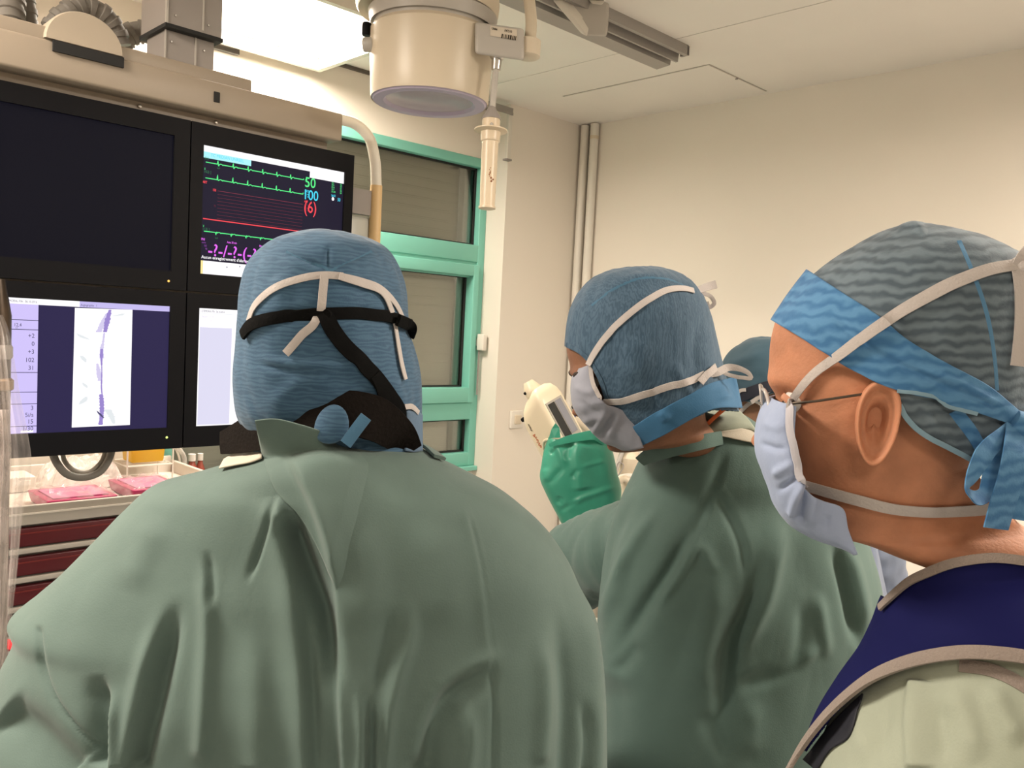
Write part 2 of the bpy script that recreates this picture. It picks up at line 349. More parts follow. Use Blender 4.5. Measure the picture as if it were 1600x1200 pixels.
# hoses over the header
def hose(pts, r, label):
    t = thing('corrugated_hose', label, 'hose', pts[0], 'cable hoses above the header')
    P = smooth_path(pts, 150); L_ = np.r_[0, np.cumsum(np.linalg.norm(np.diff(P, axis=0), axis=1))]
    rr = r * (1 + .07 * np.sign(np.sin(L_ / .0042)))
    MB().tube(P, rr, n=18).build('sleeve', HOSE, t, smooth=True, sharp=60)
hose([on(-40, 20, 1, 2.22), on(12, -30, 1, 2.2), on(15, 30, 1, 2.16), on(20, 70, 1, 2.13)], .030, 'grey corrugated cable hose at the far end of the header')
hose([on(30, -40, 1, 2.26), on(44, 10, 1, 2.25), on(46, 70, 1, 2.23)], .017, 'thin dark corrugated hose next to the thick hose end')
hose([on(76, 62, 1, 2.17), on(84, 42, 1, 2.17), on(105, 20, 1, 2.16), on(130, 10, 1, 2.16), on(160, 22, 1, 2.16), on(182, 52, 1, 2.165), on(188, 72, 1, 2.165)], .024, 'arched grey corrugated hose rising behind the half round boss')
hose([on(188, 84, 1, 2.25), on(196, 60, 1, 2.24), on(215, 50, 1, 2.23), on(245, 56, 1, 2.215), on(280, 64, 1, 2.21)], .027, 'grey corrugated hose running behind the grey column')
# monitors
def monitor(x0, x1, z0, z1, scr, label, led=None):
    t = thing('monitor', label, 'monitor', ((x0 + x1) / 2, 2.03, z0), 'monitors on the ceiling mount')
    c = MB(); a, b, cc, d = scr; g = .0015
    c.box(x0 + g, x1 - g, 2.004, 2.029, z0 + g, z1 - g)
    for (p, q, r, s) in ((x0 + g, a, z0 + g, z1 - g), (b, x1 - g, z0 + g, z1 - g), (a, b, z0 + g, cc), (a, b, d, z1 - g)): c.box(p, q, 1.994, 2.005, r, s)
    c.build('casing', BLACK, t)
    s = MB().box(a, b, 2.0005, 2.0045, cc, d).build('screen', mat('screen_off', (.003, .003, .005), rough=.45, spec=.08), t)
    if led: MB().lathe([(.0028, 0), (.0022, .002)], (led[0], 1.994, led[1]), axis=(0, -1, 0), n=12).build('power_led', screen_mat('led_' + led[2], {'amber': (1, .55, .12), 'green': (.75, 1, .25)}[led[2]], 1.6), t)
    return t, s
YS = 1.9995
def flat(parent, name, pts, m, y=YS, px=True):
    """thin patch lit on the screen's own plane"""
    P = [on(p[0], p[1], 1, y) if px else np.array([p[0], y, p[1]]) for p in pts]
    return mesh_obj(name, P, [tuple(range(len(P)))], m, parent, smooth=False)
def rect(parent, name, x0, x1, z0, z1, m, y=YS): return flat(parent, name, [(x0, z0), (x1, z0), (x1, z1), (x0, z1)], m, y, px=False)
def line(parent, name, pts, w_, m, y=YS - .0004):
    """pts in (x, z) on the screen"""
    P = np.array(pts, float); T = np.gradient(P, axis=0); T /= np.linalg.norm(T, axis=1)[:, None] + 1e-12
    Nn = np.c_[-T[:, 1], T[:, 0]] * w_ / 2; n = len(P)
    V = [(p[0], y, p[1]) for p in np.r_[P + Nn, P - Nn]]
    return mesh_obj(name, V, [(i, i + 1, n + i + 1, n + i) for i in range(n - 1)], m, parent, smooth=False)
t1, s1 = monitor(.402, .856, 1.671, 2.073, (.445, .818, 1.716, 2.03), 'black switched off monitor on the upper row with an amber power light', (.812, 1.692, 'amber'))
t2, s2 = monitor(.856, 1.312, 1.671, 2.073, (.888, 1.283, 1.716, 2.022), 'monitor showing coloured heart traces and vital signs')
t3, s3 = monitor(.402, .856, 1.293, 1.669, (.424, .818, 1.345, 1.633), 'monitor showing a tall pale angiogram of a vessel beside number columns', (.817, 1.322, 'green'))
t4, s4 = monitor(.856, 1.312, 1.293, 1.669, (.888, 1.283, 1.345, 1.633), 'glaring white monitor on the lower row partly behind the head in blue hood')
cWH = screen_mat('scr_white', (1, .98, 1), 1.1); cLAV = screen_mat('scr_lavender', (.62, .55, .95), .95); cINK = screen_mat('scr_ink', (.08, .07, .16), .8)
cGR = screen_mat('scr_green', (.12, .95, .28), 1.0); cGRd = screen_mat('scr_green_dim', (.06, .33, .13), .8); cCY = screen_mat('scr_cyan', (.08, .75, 1), 1.0); cRD = screen_mat('scr_red', (1, .08, .10), 1.0); cRDd = screen_mat('scr_red_dim', (.22, .035, .06), .9)
cMG = screen_mat('scr_magenta', (.85, .16, .95), 1.0); cMGd = screen_mat('scr_magenta_dim', (.25, .06, .35), .9); cDK = screen_mat('scr_dark', (.016, .013, .030), 1.0); cIND = screen_mat('scr_indigo', (.028, .022, .075), 1.0); cYL = screen_mat('scr_yellow', (1, .85, .35), 1.0); cCYl = screen_mat('scr_pale_cyan', (.45, .95, 1), 1.0)
rect(s1, 'idle_panel', .445, .818, 1.716, 2.03, screen_mat('scr_idle', (.004, .004, .009), 1.0), 2.0003)
# vital signs
a, b, c_, d_z = .888, 1.283, 1.716, 2.022
Wd = b - a; Hd = d_z - c_
def U(u, v): return (a + u * Wd, c_ + v * Hd)
rect(s2, 'picture', a, b, c_, d_z, cDK, 2.0002)
rect(s2, 'title_bar', *[U(0, 0)[0], U(1, 0)[0], U(0, .952)[1], U(0, 1)[1]], cWH)
rect(s2, 'title_box', U(0, 0)[0], U(.315, 0)[0], U(0, .905)[1], U(0, .953)[1], cCYl)
rect(s2, 'title_box', U(.735, 0)[0], U(1, 0)[0], U(0, .90)[1], U(0, .953)[1], cWH)
text_obj('TC MEDIAN UNREEL', U(.05, 0)[0], YS - .0005, U(0, .922)[1], .0075, cCY, s2, fit=.085)
def ecg(v, amp, dip, u0=.02, u1=.69, sag=0.0):
    P = []; n_ = 7; per = (u1 - u0) / 6.75
    us = np.linspace(u0, u1, 500)
    for u in us:
        ph = ((u - u0 - .75 * per) / per) % 1.0 if u > u0 + .7 * per else .6
        y = 0
        if ph < .05: y = amp * (1 - abs(ph - .02) / .03) if abs(ph - .02) < .03 else 0
        elif ph < .10: y = -dip
        elif ph < .35: y = .006 * math.sin((ph - .1) / .25 * math.pi) * 1.3 - .004
        P.append(U(u, v + y))
    return P
line(s2, 'trace', ecg(.872, .03, .012), .0022, cGR); line(s2, 'trace', ecg(.750, .04, .004), .0022, cGR); line(s2, 'trace', ecg(.335, -.02, -.004), .0022, cGR)
for y_, s_, c in ((.895, '(0,5)', cGRd), (.905 - .095, 'II', cGR), (.79, '(-0,2)  ]', cGRd), (.365, 'V', cGR), (.345, '(-1,2)  ]', cGRd)): text_obj(s_, U(.012, 0)[0], YS - .0006, U(0, y_)[1], .0058, c, s2)
text_obj('1mV', U(.09, 0)[0], YS - .0006, U(0, .835)[1], .0045, cGRd, s2); text_obj('1mV', U(.09, 0)[0], YS - .0006, U(0, .285)[1], .0045, cGRd, s2)
text_obj('ART', U(.004, 0)[0], YS - .0006, U(0, .707)[1], .006, cRD, s2, bold=.04)
text_obj('150', U(.068, 0)[0], YS - .0006, U(0, .657)[1], .006, cRD, s2, bold=.04); text_obj('75', U(.078, 0)[0], YS - .0006, U(0, .535)[1], .005, cRDd, s2)
for k in range(9): line(s2, 'scale_line', [U(.1, .664 - k * .027), U(.4, .664 - k * .027), U(.69, .664 - k * .027)], .0011 if k == 0 else .0007, screen_mat('scr_red_line', (.30, .05, .08), .9) if k == 0 else cRDd)
line(s2, 'trace', [U(.012, .432), U(.3, .432), U(.69, .432)], .0026, cRD)
for s_, px_, py_, h_, wd_, c in (('50', 476.5, 291.5, .0265, .031, cGR), ('100', 476, 311, .0265, .040, cCY), ('(6)', 475, 331, .031, .036, cRD)):
    q_ = on(px_, py_, 1, YS); text_obj(s_, q_[0], YS - .0006, q_[2], h_, c, s2, bold=.012, fit=wd_)
for s_, u_, y_, h_, c in (('FC', .70, .862, .006, cGR), ('120', .712, .835, .004, cGRd), ('50', .712, .815, .004, cGRd), ('SpO2', .70, .772, .006, cCY), ('%', .70, .742, .008, cCY), ('100', .716, .748, .0034, cCY), ('90', .720, .728, .0034, cCY), ('ART', .70, .683, .006, cRD), ('mmHg', .70, .66, .004, cRDd), ('140', .712, .63, .004, cRDd), ('90', .718, .61, .004, cRDd), ('SpO2', .905, .772, .006, cCY), ('50', .955, .74, .009, cCY)): text_obj(s_, U(u_, 0)[0], YS - .0006, U(0, y_)[1], h_, c, s2, bold=.03)
for k in range(5): text_obj('ST %s' % ('I', 'II', 'III', 'V', 'aVR')[k], U(.905, 0)[0], YS - .0006, U(0, .882 - k * .0185)[1], .0042, cGR, s2, bold=.03); text_obj('0,%d' % (2, 3, 1, 0, 4)[k], U(.972, 0)[0], YS - .0006, U(0, .882 - k * .0185)[1], .0042, cGR, s2, bold=.03)
mesh_obj('bell_icon', [(U(.918, 0)[0] + .004 * math.cos(q) , YS - .0007, U(0, .752)[1] + .005 * math.sin(q)) for q in np.linspace(0, 6.28, 17)[:-1]], [tuple(range(16))], cWH, s2, smooth=False)
q_ = on(325, 399, 1, YS); text_obj('-?-/-?-(-?-)', q_[0], YS - .0006, q_[2], .030, cMG, s2, bold=.012, fit=.150)
for s_, u_, y_, h_, c in (('PNI', .005, .262, .006, cMG), ('mmHg', .008, .24, .004, cMGd), ('160', .022, .215, .005, cMGd), ('90', .032, .19, .005, cMGd), ('Auto 30 min', .17, .262, .0052, cMG), ('Moy 10', .388, .262, .0052, cMG), ('17:05', .43, .245, .004, cMGd)): text_obj(s_, U(u_, 0)[0], YS - .0006, U(0, y_)[1], h_, c, s2, bold=.03)
text_obj("Aucun enregistrement d'alarme disponible", U(.008, 0)[0], YS - .0006, U(0, .122)[1], .0075, cWH, s2, bold=.02, fit=.165)
rect(s2, 'menu_bar', a, b, c_, U(0, .105)[1], cWH); rect(s2, 'menu_bar', a, U(.02, 0)[0], c_, U(0, .105)[1], cYL, YS - .0005)
for u_, v_ in ((.17, .06), (.255, .075), (.35, .066)): text_obj('+', U(u_, 0)[0], YS - .0006, U(0, v_)[1], .006, cINK, s2, bold=.06)
# angiogram
a, b, c_, d_z = .424, .818, 1.345, 1.633
rect(s3, 'picture', a, b, c_, d_z, cIND, 2.0002)
rect(s3, 'title_bar', a, b, d_z - .0125, d_z, cLAV); rect(s3, 'title_bar', a, .620, d_z - .0125, d_z, cWH, YS - .0003)
text_obj('1.2.FEMORAL.F06 : 06.10.2016', .47, YS - .0006, d_z - .009, .005, cINK, s3, sx=.75); text_obj('Angiographie   1', .622, YS - .0006, d_z - .010, .005, cINK, s3, sx=.75)
rect(s3, 'side_panel', a, .5385, c_ + .001, d_z - .0125, screen_mat('scr_panel', (.66, .57, .98), 1.0))
for zz in (1.587, 1.567, 1.476, 1.434, 1.409, 1.361): rect(s3, 'divider', a, .5385, zz - .0007, zz + .0007, cINK, YS - .0004)
for zz, s_ in ((1.550, '+2'), (1.533, '0'), (1.516, '+3'), (1.499, '102'), (1.482, '31'), (1.396, '3'), (1.3815, '5i/s'), (1.367, '15'), (1.352, '1/30')):
    text_obj(s_, .532, YS - .0006, zz - .0005 if zz < 1.5 else zz, .0095, cINK, s3, sx=.9, align='RIGHT')
text_obj('106   12,4', .507, YS - .0006, 1.573, .0075, cINK, s3, sx=.85, align='RIGHT'); text_obj('mA      kV', .5, YS - .0006, 1.5685, .0035, cINK, s3, sx=.85, align='RIGHT')
rect(s3, 'highlight', .508, .532, 1.3475, 1.352, cWH, YS - .0004)
flat(s3, 'angiogram', [(112, 668), (203, 664), (207, 484), (117, 481)], cWH)
cV1 = screen_mat('scr_vessel', (.40, .30, .75), .85); cV2 = screen_mat('scr_vessel_pale', (.72, .66, .92), .95); cV3 = screen_mat('scr_bone', (.80, .84, .86), 1.0); cV4 = screen_mat('scr_stent', (.10, .09, .22), .8)
def vessel(name, pts, w0, m, y):
    P = smooth_path([(p[0], p[1], p[2]) for p in pts], 40); Lf = []; Rt = []
    for p in P:
        wv = p[2] * w0 * (1 + .25 * random.uniform(-1, 1)); Lf.append(on(p[0] - wv, p[1], 1, y)); Rt.append(on(p[0] + wv, p[1], 1, y))
    n = len(P); mesh_obj(name, Lf + Rt, [(i, i + 1, n + i + 1, n + i) for i in range(n - 1)], m, s3, smooth=False)
vessel('vessel', [(172, 484, 2.5), (168, 500, 4), (164, 519, 2.6)], 1, cV1, YS - .0006)
vessel('vessel', [(168, 490, 3), (161, 505, 5), (154, 519, 4)], 1, cV2, YS - .0005)
vessel('vessel', [(163, 520, 1.4), (161, 535, 2), (159, 545, 3.2), (159, 560, 3.2)], 1, cV2, YS - .0006)
vessel('vessel', [(159, 545, 2.6), (158.5, 560, 2.2), (159, 575, .8), (159, 590, 1), (158.5, 605, 1), (159.5, 617, 1)], 1, cV1, YS - .0007)
vessel('vessel', [(152, 568, 1.4), (154, 580, 3.5), (156, 595, 3)], 1, cV2, YS - .0006)
vessel('vessel', [(158, 616, 3), (159, 630, 3.6), (159, 645, 3.2), (157, 664, 3.2)], 1, cV1, YS - .0006)
vessel('catheter', [(151, 641.5, .4), (156, 647, 2), (162, 653, 1.2)], 1, cV4, YS - .0009)
vessel('bone_shadow', [(176, 494, 1), (184, 493, 7), (193, 490, 3)], .9, cV3, YS - .0004)
vessel('bone_shadow', [(120, 521, 1), (130, 527, 6), (140, 531, 1)], .8, cV3, YS - .0004); vessel('bone_shadow', [(127, 556, 2), (131, 561, 4), (134, 566, 1)], 1, cV3, YS - .0004)
vessel('bone_shadow', [(129, 598, 1), (133, 602, 3), (136, 606, 1)], 1, cV3, YS - .0004); vessel('bone_shadow', [(124, 632, 1), (130, 627, 5), (135, 620, 2)], 1, cV3, YS - .0004)
vessel('bone_shadow', [(168, 640, 6), (174, 650, 5), (178, 662, 2)], 1, cV3, YS - .0004)
# white page
a, b = .888, 1.283
rect(s4, 'picture', a, b, c_, d_z, cWH, 2.0002)
rect(s4, 'grey_column', .893, .975, c_ + .003, d_z - .046, screen_mat('scr_pale', (.76, .74, .92), 1.0))
rect(s4, 'divider', a, b, d_z - .0125, d_z - .0115, cV3)
text_obj('1.2.FEMORAL.F06 : 06.10.2016', .893, YS - .0006, d_z - .009, .005, cINK, s4, sx=.7); text_obj('06/12', 1.0, YS - .0006, d_z - .009, .005, cINK, s4, sx=.7)
for k, s_ in enumerate(('Patient  17 : 03', '1 / 12   :   02')): text_obj(s_, .897, YS - .0006, d_z - .022 - k * .009, .0045, cV2, s4, sx=.8)
# looped cable under the monitors
t = thing('cable', 'dark grey cable looped below the monitor with the angiogram', 'cable', on(130, 747, 1, 2.05))
MB().tube(smooth_path([on(80, 700, 1, 2.06), on(88, 722, 1, 2.06), on(105, 741, 1, 2.06), on(130, 746, 1, 2.06), on(155, 738, 1, 2.06), on(170, 718, 1, 2.06), on(176, 698, 1, 2.06)], 40), .0085, n=12).build('cable', HOSE, t, smooth=True)
MB().tube(smooth_path([on(96, 700, 1, 2.075), on(102, 722, 1, 2.075), on(118, 736, 1, 2.075), on(140, 737, 1, 2.075), on(158, 722, 1, 2.075), on(166, 700, 1, 2.075)], 40), .0055, n=12).build('strand', mat('cable_grey', (.28, .25, .21), rough=.4), t, smooth=True)
# ------------------------------------------------------------------ surgical lamp
lc = at(671, 160, 2.18); lz = lc[2]
t = thing('surgical_lamp', 'large round cream surgical lamp head hanging from the ceiling', 'lamp', (lc[0], lc[1], H))
MB().lathe([(.146, .012), (.150, 0), (.1515, .006), (.1535, .05), (.158, .14), (.158, .168), (.150, .178)], lc, n=72, closed=False).build('housing', CREAM, t, smooth=True, sharp=35)
MB().lathe([(.112, .004), (.118, -.004), (.143, -.004), (.1495, .004)], lc, n=72, closed=False).build('lens_ring', mat('lilac_rubber', (.46, .40, .52), rough=.5), t, smooth=True)
MB().lathe([(.001, .024), (.06, .022), (.10, .014), (.114, .003)], lc, n=60, closed=False).build('lens', mat('lens_glass', (.46, .42, .46), rough=.22, spec=.8), t, smooth=True)
MB().lathe([(.150, .176), (.1505, .19), (.1585, .185), (.165, .215), (.150, .24)], lc, n=72, closed=False).build('collar', GREYL, t, smooth=True, sharp=35)
cc = lc + np.array([-.012, .008, 0])
MB().lathe([(.158, .228), (.176, .218), (.181, .225), (.183, .25), (.178, .29), (.150, .318), (.06, .33), (.05, .40)], cc, n=72).build('cap', CREAM, t, smooth=True, sharp=40)
MB().lathe([(.032, .38), (.032, H - lz)], cc, n=32).build('drop_tube', CREAM, t, smooth=True)
def px_box(pa, pb, d0, dd, bev, py0, py1, skew=0.0):
    """box facing the viewer between two pixel columns, depth dd"""
    A = [at(pa, py1, d0), at(pb, py1 + skew, d0), at(pb, py1 + skew, d0 + dd), at(pa, py1, d0 + dd)]
    B = [at(pa, py0, d0), at(pb, py0 + skew, d0), at(pb, py0 + skew, d0 + dd), at(pa, py0, d0 + dd)]
    return A, B
A, B = px_box(742, 819, 2.05, .10, .008, 34, 84, 11); MB().hexa(A, B, .008).build('side_box', GREYL, t, smooth=True)
fo = at(766, 39, 2.0485); fx = (at(808, 46, 2.0485) - fo); fx_n = fx / np.linalg.norm(fx); fu = -AX[:, 1]; fu = fu - fx_n * fu.dot(fx_n); fu /= np.linalg.norm(fu)
stk = [at(766, 40, 2.0488), at(808, 46, 2.0488), at(808, 62, 2.0488), at(766, 56, 2.0488)]
lab = mesh_obj('sticker', stk, [(0, 1, 2, 3)], mat('sticker_paper', (.62, .55, .45), rough=.6), t, smooth=False)
INK = mat('ink', (.04, .03, .02), rough=.8)
nrm = -AX[:, 2] * .0006
text_obj('Unite', 0, 0, 0, .006, INK, lab, sx=.75, bold=.04, frame=(at(768, 46, 2.0488) + nrm, fx_n, fu)); text_obj('047510', 0, 0, 0, .006, INK, lab, sx=.75, bold=.02, frame=(at(788, 49.5, 2.0488) + nrm, fx_n, fu))
bm_ = MB(); bo = at(783, 59.5, 2.0488) + nrm; x_ = 0
for k, wv in enumerate((3, 1, 1, 2, 2, 1, 1, 2, 3, 1, 4, 1, 2, 1, 2, 1, 2)):
    wv *= .00105
    if k % 2 == 0: bm_.add([bo + fx_n * x_, bo + fx_n * (x_ + wv), bo + fx_n * (x_ + wv) + fu * .0105, bo + fx_n * x_ + fu * .0105], [(0, 1, 2, 3)])
    x_ += wv * 1.15
bm_.build('barcode', INK, lab)
pv = at(829, 72, 2.10); ax_ = AX[:, 0]
MB().lathe([(.024, -.03), (.030, -.026), (.030, .012), (.026, .015)], at(826, 72, 2.09), axis=(0.05, .03, 1), n=32).build('pivot', CREAM, t, smooth=True, sharp=40)
MB().tube(smooth_path([at(828, 64, 2.09), at(830, 40, 2.10), at(828, 10, 2.11), at(820, -30, 2.12), at(790, -75, 2.14), at(720, -100, 2.16)], 40), .0145, n=16).build('yoke_tube', CREAM, t, smooth=True)
MB().lathe([(.010, -.016), (.012, -.012), (.012, .012), (.010, .016)], at(573, 46, 2.13), n=20).build('lock_knob', BLACK, t, smooth=True, sharp=40)
MB().lathe([(.016, -.012), (.018, -.008), (.018, .012), (.012, .018)], at(575, 70, 2.12), axis=ax_, n=24).build('side_knob', GREYL, t, smooth=True, sharp=40)
st = at(777, 84, 2.075); sb = np.array([st[0], st[1], at(770, 170, 2.075)[2]])
sd = at(769, 180, 2.075) - st; sd /= np.linalg.norm(sd)
MB().lathe([(.019, -.010), (.019, .006), (.016, .012), (.013, .014), (.011, .040), (.008, .041)], st, axis=sd, n=28).build('stem_socket', CHROME, t, smooth=True, sharp=40)
MB().tube([st + sd * .03, at(769, 172, 2.075)], .0078, n=16).build('stem', GREYL, t, smooth=True)
hb = at(768.5, 168, 2.075); hd = at(761, 326, 2.075) - hb; HL = np.linalg.norm(hd); hd /= HL
MB().lathe([(.008, -.002), (.012, .006), (.0235, .026), (.0235, .030)], hb, axis=hd, n=32).build('stem_cone', GREY, t, smooth=True, sharp=40)
MB().lathe([(.022, .03), (.0225, .052), (.0405, .055), (.0405, .058), (.0245, .061), (.0235, .083), (.0205, .086), (.0195, .20), (.0185, HL - .006), (.021, HL - .005), (.021, HL), (.018, HL + .001)], hb, axis=hd, n=40).build('lamp_handle', mat('handle_ivory', (.72, .60, .44), rough=.35, var=.04, vscale=30), t, smooth=True, sharp=40)
rs = MB()
for k in range(9):
    p = at(764 + random.gauss(0, 1.5) + k * .4, 262 + k * 2.6, 2.055); rs.lathe([(.0012 + .0016 * random.random(), -.0012), (.0004, .0012)], p, axis=-AX[:, 2], n=7)
rs.build('rust_stain', mat('rust', (.30, .12, .05), rough=.8), t)
MB().lathe([(.0045, -.001), (.003, .001)], at(768, 194, 2.051), axis=-AX[:, 2], n=16).build('handle_catch', GREYL, t)
# ------------------------------------------------------------------ supply cart with trays
RED = mat('cart_red', (.095, .006, .011), rough=.35); TRAYW = mat('tray_white', (.70, .64, .58), rough=.4)
cx0, cx1, cy0, cy1 = .25, 1.235, 2.45, 2.98
t = thing('supply_cart', 'supply cart with dark red drawers and a pale tray top under the monitors', 'cart', (.74, 2.7, 0))
MB().box(cx0, cx1, cy0 + .02, cy1, .10, 1.045, .004).build('body', GREY, t)
MB().box(cx0 - .01, cx1 + .01, cy0 - .005, cy1, 1.047, 1.053).build('top_board', TRAYW, t)
MB().box(cx0 - .012, cx1 + .012, cy0 - .012, cy0, 1.042, 1.094, .003).build('front_rim', GREYL, t, smooth=True)
MB().box(cx0 - .012, cx1 + .012, cy0 - .016, cy0 - .010, 1.070, 1.0745).build('bright_edge', mat('bright_edge', (.8, .76, .7), rough=.3), t)
MB().box(cx1, cx1 + .014, cy0, cy1, 1.045, 1.094, .003).build('side_rim', TRAYW, t, smooth=True)
MB().box(cx0 - .014, cx0, cy0, cy1, 1.045, 1.094, .003).build('side_rim', TRAYW, t, smooth=True)
MB().box(cx0, cx1, cy1 - .012, cy1, 1.045, 1.11, .003).build('back_rim', TRAYW, t, smooth=True)
zt = 1.038
for k in range(9):
    z1_ = zt - k * .0775
    d = MB().box(cx0 + .005, cx1 - .005, cy0 - .002, cy0 + .02, z1_ - .056, z1_ - .006, .003).build('drawer', RED, t, smooth=True)
    MB().box(cx0 + .005, cx1 - .005, cy0 - .012, cy0 - .0005, z1_ - .0725, z1_ - .058, .003).build('pull_rail', GREYL, d, smooth=True)
    MB().box(cx0 + .005, cx1 - .005, cy0 - .0045, cy0 - .001, z1_ - .022, z1_ - .018).build('ledge', mat('cart_red_edge', (.18, .02, .02), rough=.3), d)
for (x, y) in ((cx0 + .06, cy0 + .08), (cx1 - .06, cy0 + .08), (cx0 + .06, cy1 - .06), (cx1 - .06, cy1 - .06)):
    c = MB().lathe([(.046, -.014), (.05, -.01), (.05, .01), (.046, .014)], (x, y, .05), axis=(1, 0, 0), n=24).build('caster', BLACK, t, smooth=True, sharp=40)
    MB().box(x - .02, x + .02, y - .006, y + .006, .05, .105).build('fork', GREY, c)
MAG = mat('magenta_tray', (.38, .012, .10), rough=.35)
FILM = clear_mat('clear_film', (.92, .80, .82), .17, .08)
def crumple(name, x0, x1, y0, y1, z0, h, m, parent, n=22, seed=1, amp=.012):
    rg = np.random.RandomState(seed); V = []; F = []
    gx, gy = np.linspace(0, 1, n), np.linspace(0, 1, n)
    ph = rg.rand(8, 4) * 6.28; fq = rg.uniform(1.5, 7, (8, 2))
    for i in gx:
        for j in gy:
            e = min(1, 6 * min(i, 1 - i)) * min(1, 6 * min(j, 1 - j))
            z = z0 + h * e ** .6 + amp * sum(abs(math.sin(fq[k, 0] * i * 3 + ph[k, 0] + 2 * math.sin(fq[k, 1] * j * 2 + ph[k, 1]))) - .6 for k in range(8)) * .35 * (.3 + e)
            V.append((x0 + (x1 - x0) * i, y0 + (y1 - y0) * j, max(z, z0 + .0015)))
    for a in range(n - 1):
        for b in range(n - 1): F.append((a * n + b, (a + 1) * n + b, (a + 1) * n + b + 1, a * n + b + 1))
    return mesh_obj(name, V, F, m, parent, smooth=False)
def pack(x0, x1, y0, y1, label, seed):
    t = thing('instrument_pack', label, 'package', ((x0 + x1) / 2, (y0 + y1) / 2, 1.054), 'wrapped trays on the cart')
    z = 1.0545
    b = MB().hexa([(x0 + .008, y0 + .008, z), (x1 - .008, y0 + .008, z), (x1 - .008, y1 - .008, z), (x0 + .008, y1 - .008, z)], [(x0, y0, z + .034), (x1, y0, z + .034), (x1, y1, z + .034), (x0, y1, z + .034)], .004)
    b.build('tray', MAG, t, smooth=True)
    MB().box(x0 + .02, x1 - .02, y0 + .02, y1 - .03, z + .034, z + .037).build('inner_cloth', mat('pack_cloth', (.50, .16, .30), rough=.8), t)
    crumple('film', x0 - .035, x1 + .03, y0 - .012, y1 + .02, z + .002, .04, FILM, t, seed=seed)
pack(.70, .885, 2.49, 2.68, 'magenta tray wrapped in crinkled clear film, the one below the looped cable', 3)
pack(.94, 1.10, 2.53, 2.74, 'magenta tray wrapped in clear film, the one below the yellow bin', 9)
PAPER = mat('paper_white', (.78, .73, .68), rough=.8)
for i, (x, y, lx, ly, lab) in enumerate(((.60, 2.52, .07, .12, 'white torn paper wrapper at the tray front left of the magenta packs'), (.905, 2.50, .05, .08, 'white paper flap between the two magenta packs'), (1.03, 2.485, .16, .03, 'narrow white paper strip along the tray front edge'))):
    o = crumple('paper_wrapper', x - lx / 2, x + lx / 2, y - ly / 2, y + ly / 2, 1.055, .02, PAPER, None, n=10, seed=20 + i, amp=.008); tag(o, lab, 'paper', 'papers on the tray')
t = thing('film_pouch', 'heap of shiny clear pouches lying behind the magenta packs', 'pouch', (.98, 2.82, 1.055))
crumple('film', .78, 1.01, 2.76, 2.94, 1.056, .07, clear_mat('bright_film', (.95, .88, .86), .55, .1), t, seed=31, amp=.03)
crumple('paper', .82, .99, 2.78, 2.92, 1.0555, .03, PAPER, t, seed=32, amp=.01)
# small cup and box at the tray's far end
t = thing('medicine_cup', 'small beige cup standing on the tray behind the hanging clear cover', 'cup', (.60, 2.66, 1.054))
MB().lathe([(.028, .0), (.034, .06), (.0355, .062), (.033, .06), (.027, .004)], (.60, 2.66, 1.0545), n=28, closed=False).build('cup', mat('cup_beige', (.55, .46, .34), rough=.4), t, smooth=True)
MB().lathe([(.0, .004), (.027, .0045)], (.60, 2.66, 1.0545), n=28, closed=False).build('base', mat('cup_beige', (.55, .46, .34)), t)
t = thing('paper_box', 'pale flat box lying at the back of the tray left of the cable loop', 'box', (.66, 2.88, 1.054))
MB().box(.58, .76, 2.82, 2.94, 1.0545, 1.10, .003).build('carton', PAPER, t)
MB().box(.70, .745, 2.817, 2.82, 1.075, 1.09).build('label', mat('paper_bright', (.85, .83, .8), rough=.6), t)
# yellow bin in its wire rack
bx0, bx1, by0, by1, bz = 1.04, 1.165, 2.83, 2.93, 1.115
t = thing('wire_rack', 'white wire rack holding the yellow bin behind the magenta packs', 'rack', (1.10, 2.88, 1.054))
wr = MB(); WIRE = mat('wire_white', (.72, .68, .62), rough=.4)
for x in (bx0 - .012, bx1 + .012):
    for y in (by0 - .012, by1 + .012): MB().tube([(x, y, 1.0545), (x, y, 1.25)], .003, n=8).build('upright', WIRE, t)
for z in (1.108, 1.24):
    c = [(bx0 - .012, by0 - .012, z), (bx1 + .012, by0 - .012, z), (bx1 + .012, by1 + .012, z), (bx0 - .012, by1 + .012, z)]
    for k in range(4): MB().tube([c[k], c[(k + 1) % 4]], .0026, n=8).build('cross_wire', WIRE, t)
for k in range(4): MB().tube([(bx0 - .012, by0 + k * .03, 1.108), (bx1 + .012, by0 + k * .03, 1.108)], .002, n=6).build('cross_wire', WIRE, t)
t = thing('sharps_bin', 'yellow plastic bin sitting in the white wire rack', 'bin', (1.10, 2.88, bz))
MB().hexa([(bx0 + .01, by0 + .008, bz), (bx1 - .01, by0 + .008, bz), (bx1 - .01, by1 - .008, bz), (bx0 + .01, by1 - .008, bz)], [(bx0, by0, bz + .13), (bx1, by0, bz + .13), (bx1, by1, bz + .13), (bx0, by1, bz + .13)], .006).build('body', mat('bin_yellow', (.72, .42, .02), rough=.35), t, smooth=True)
MB().box(bx0 - .004, bx1 + .004, by0 - .004, by1 + .004, bz + .13, bz + .145, .004).build('lid', mat('bin_yellow', (.72, .42, .02)), t, smooth=True)
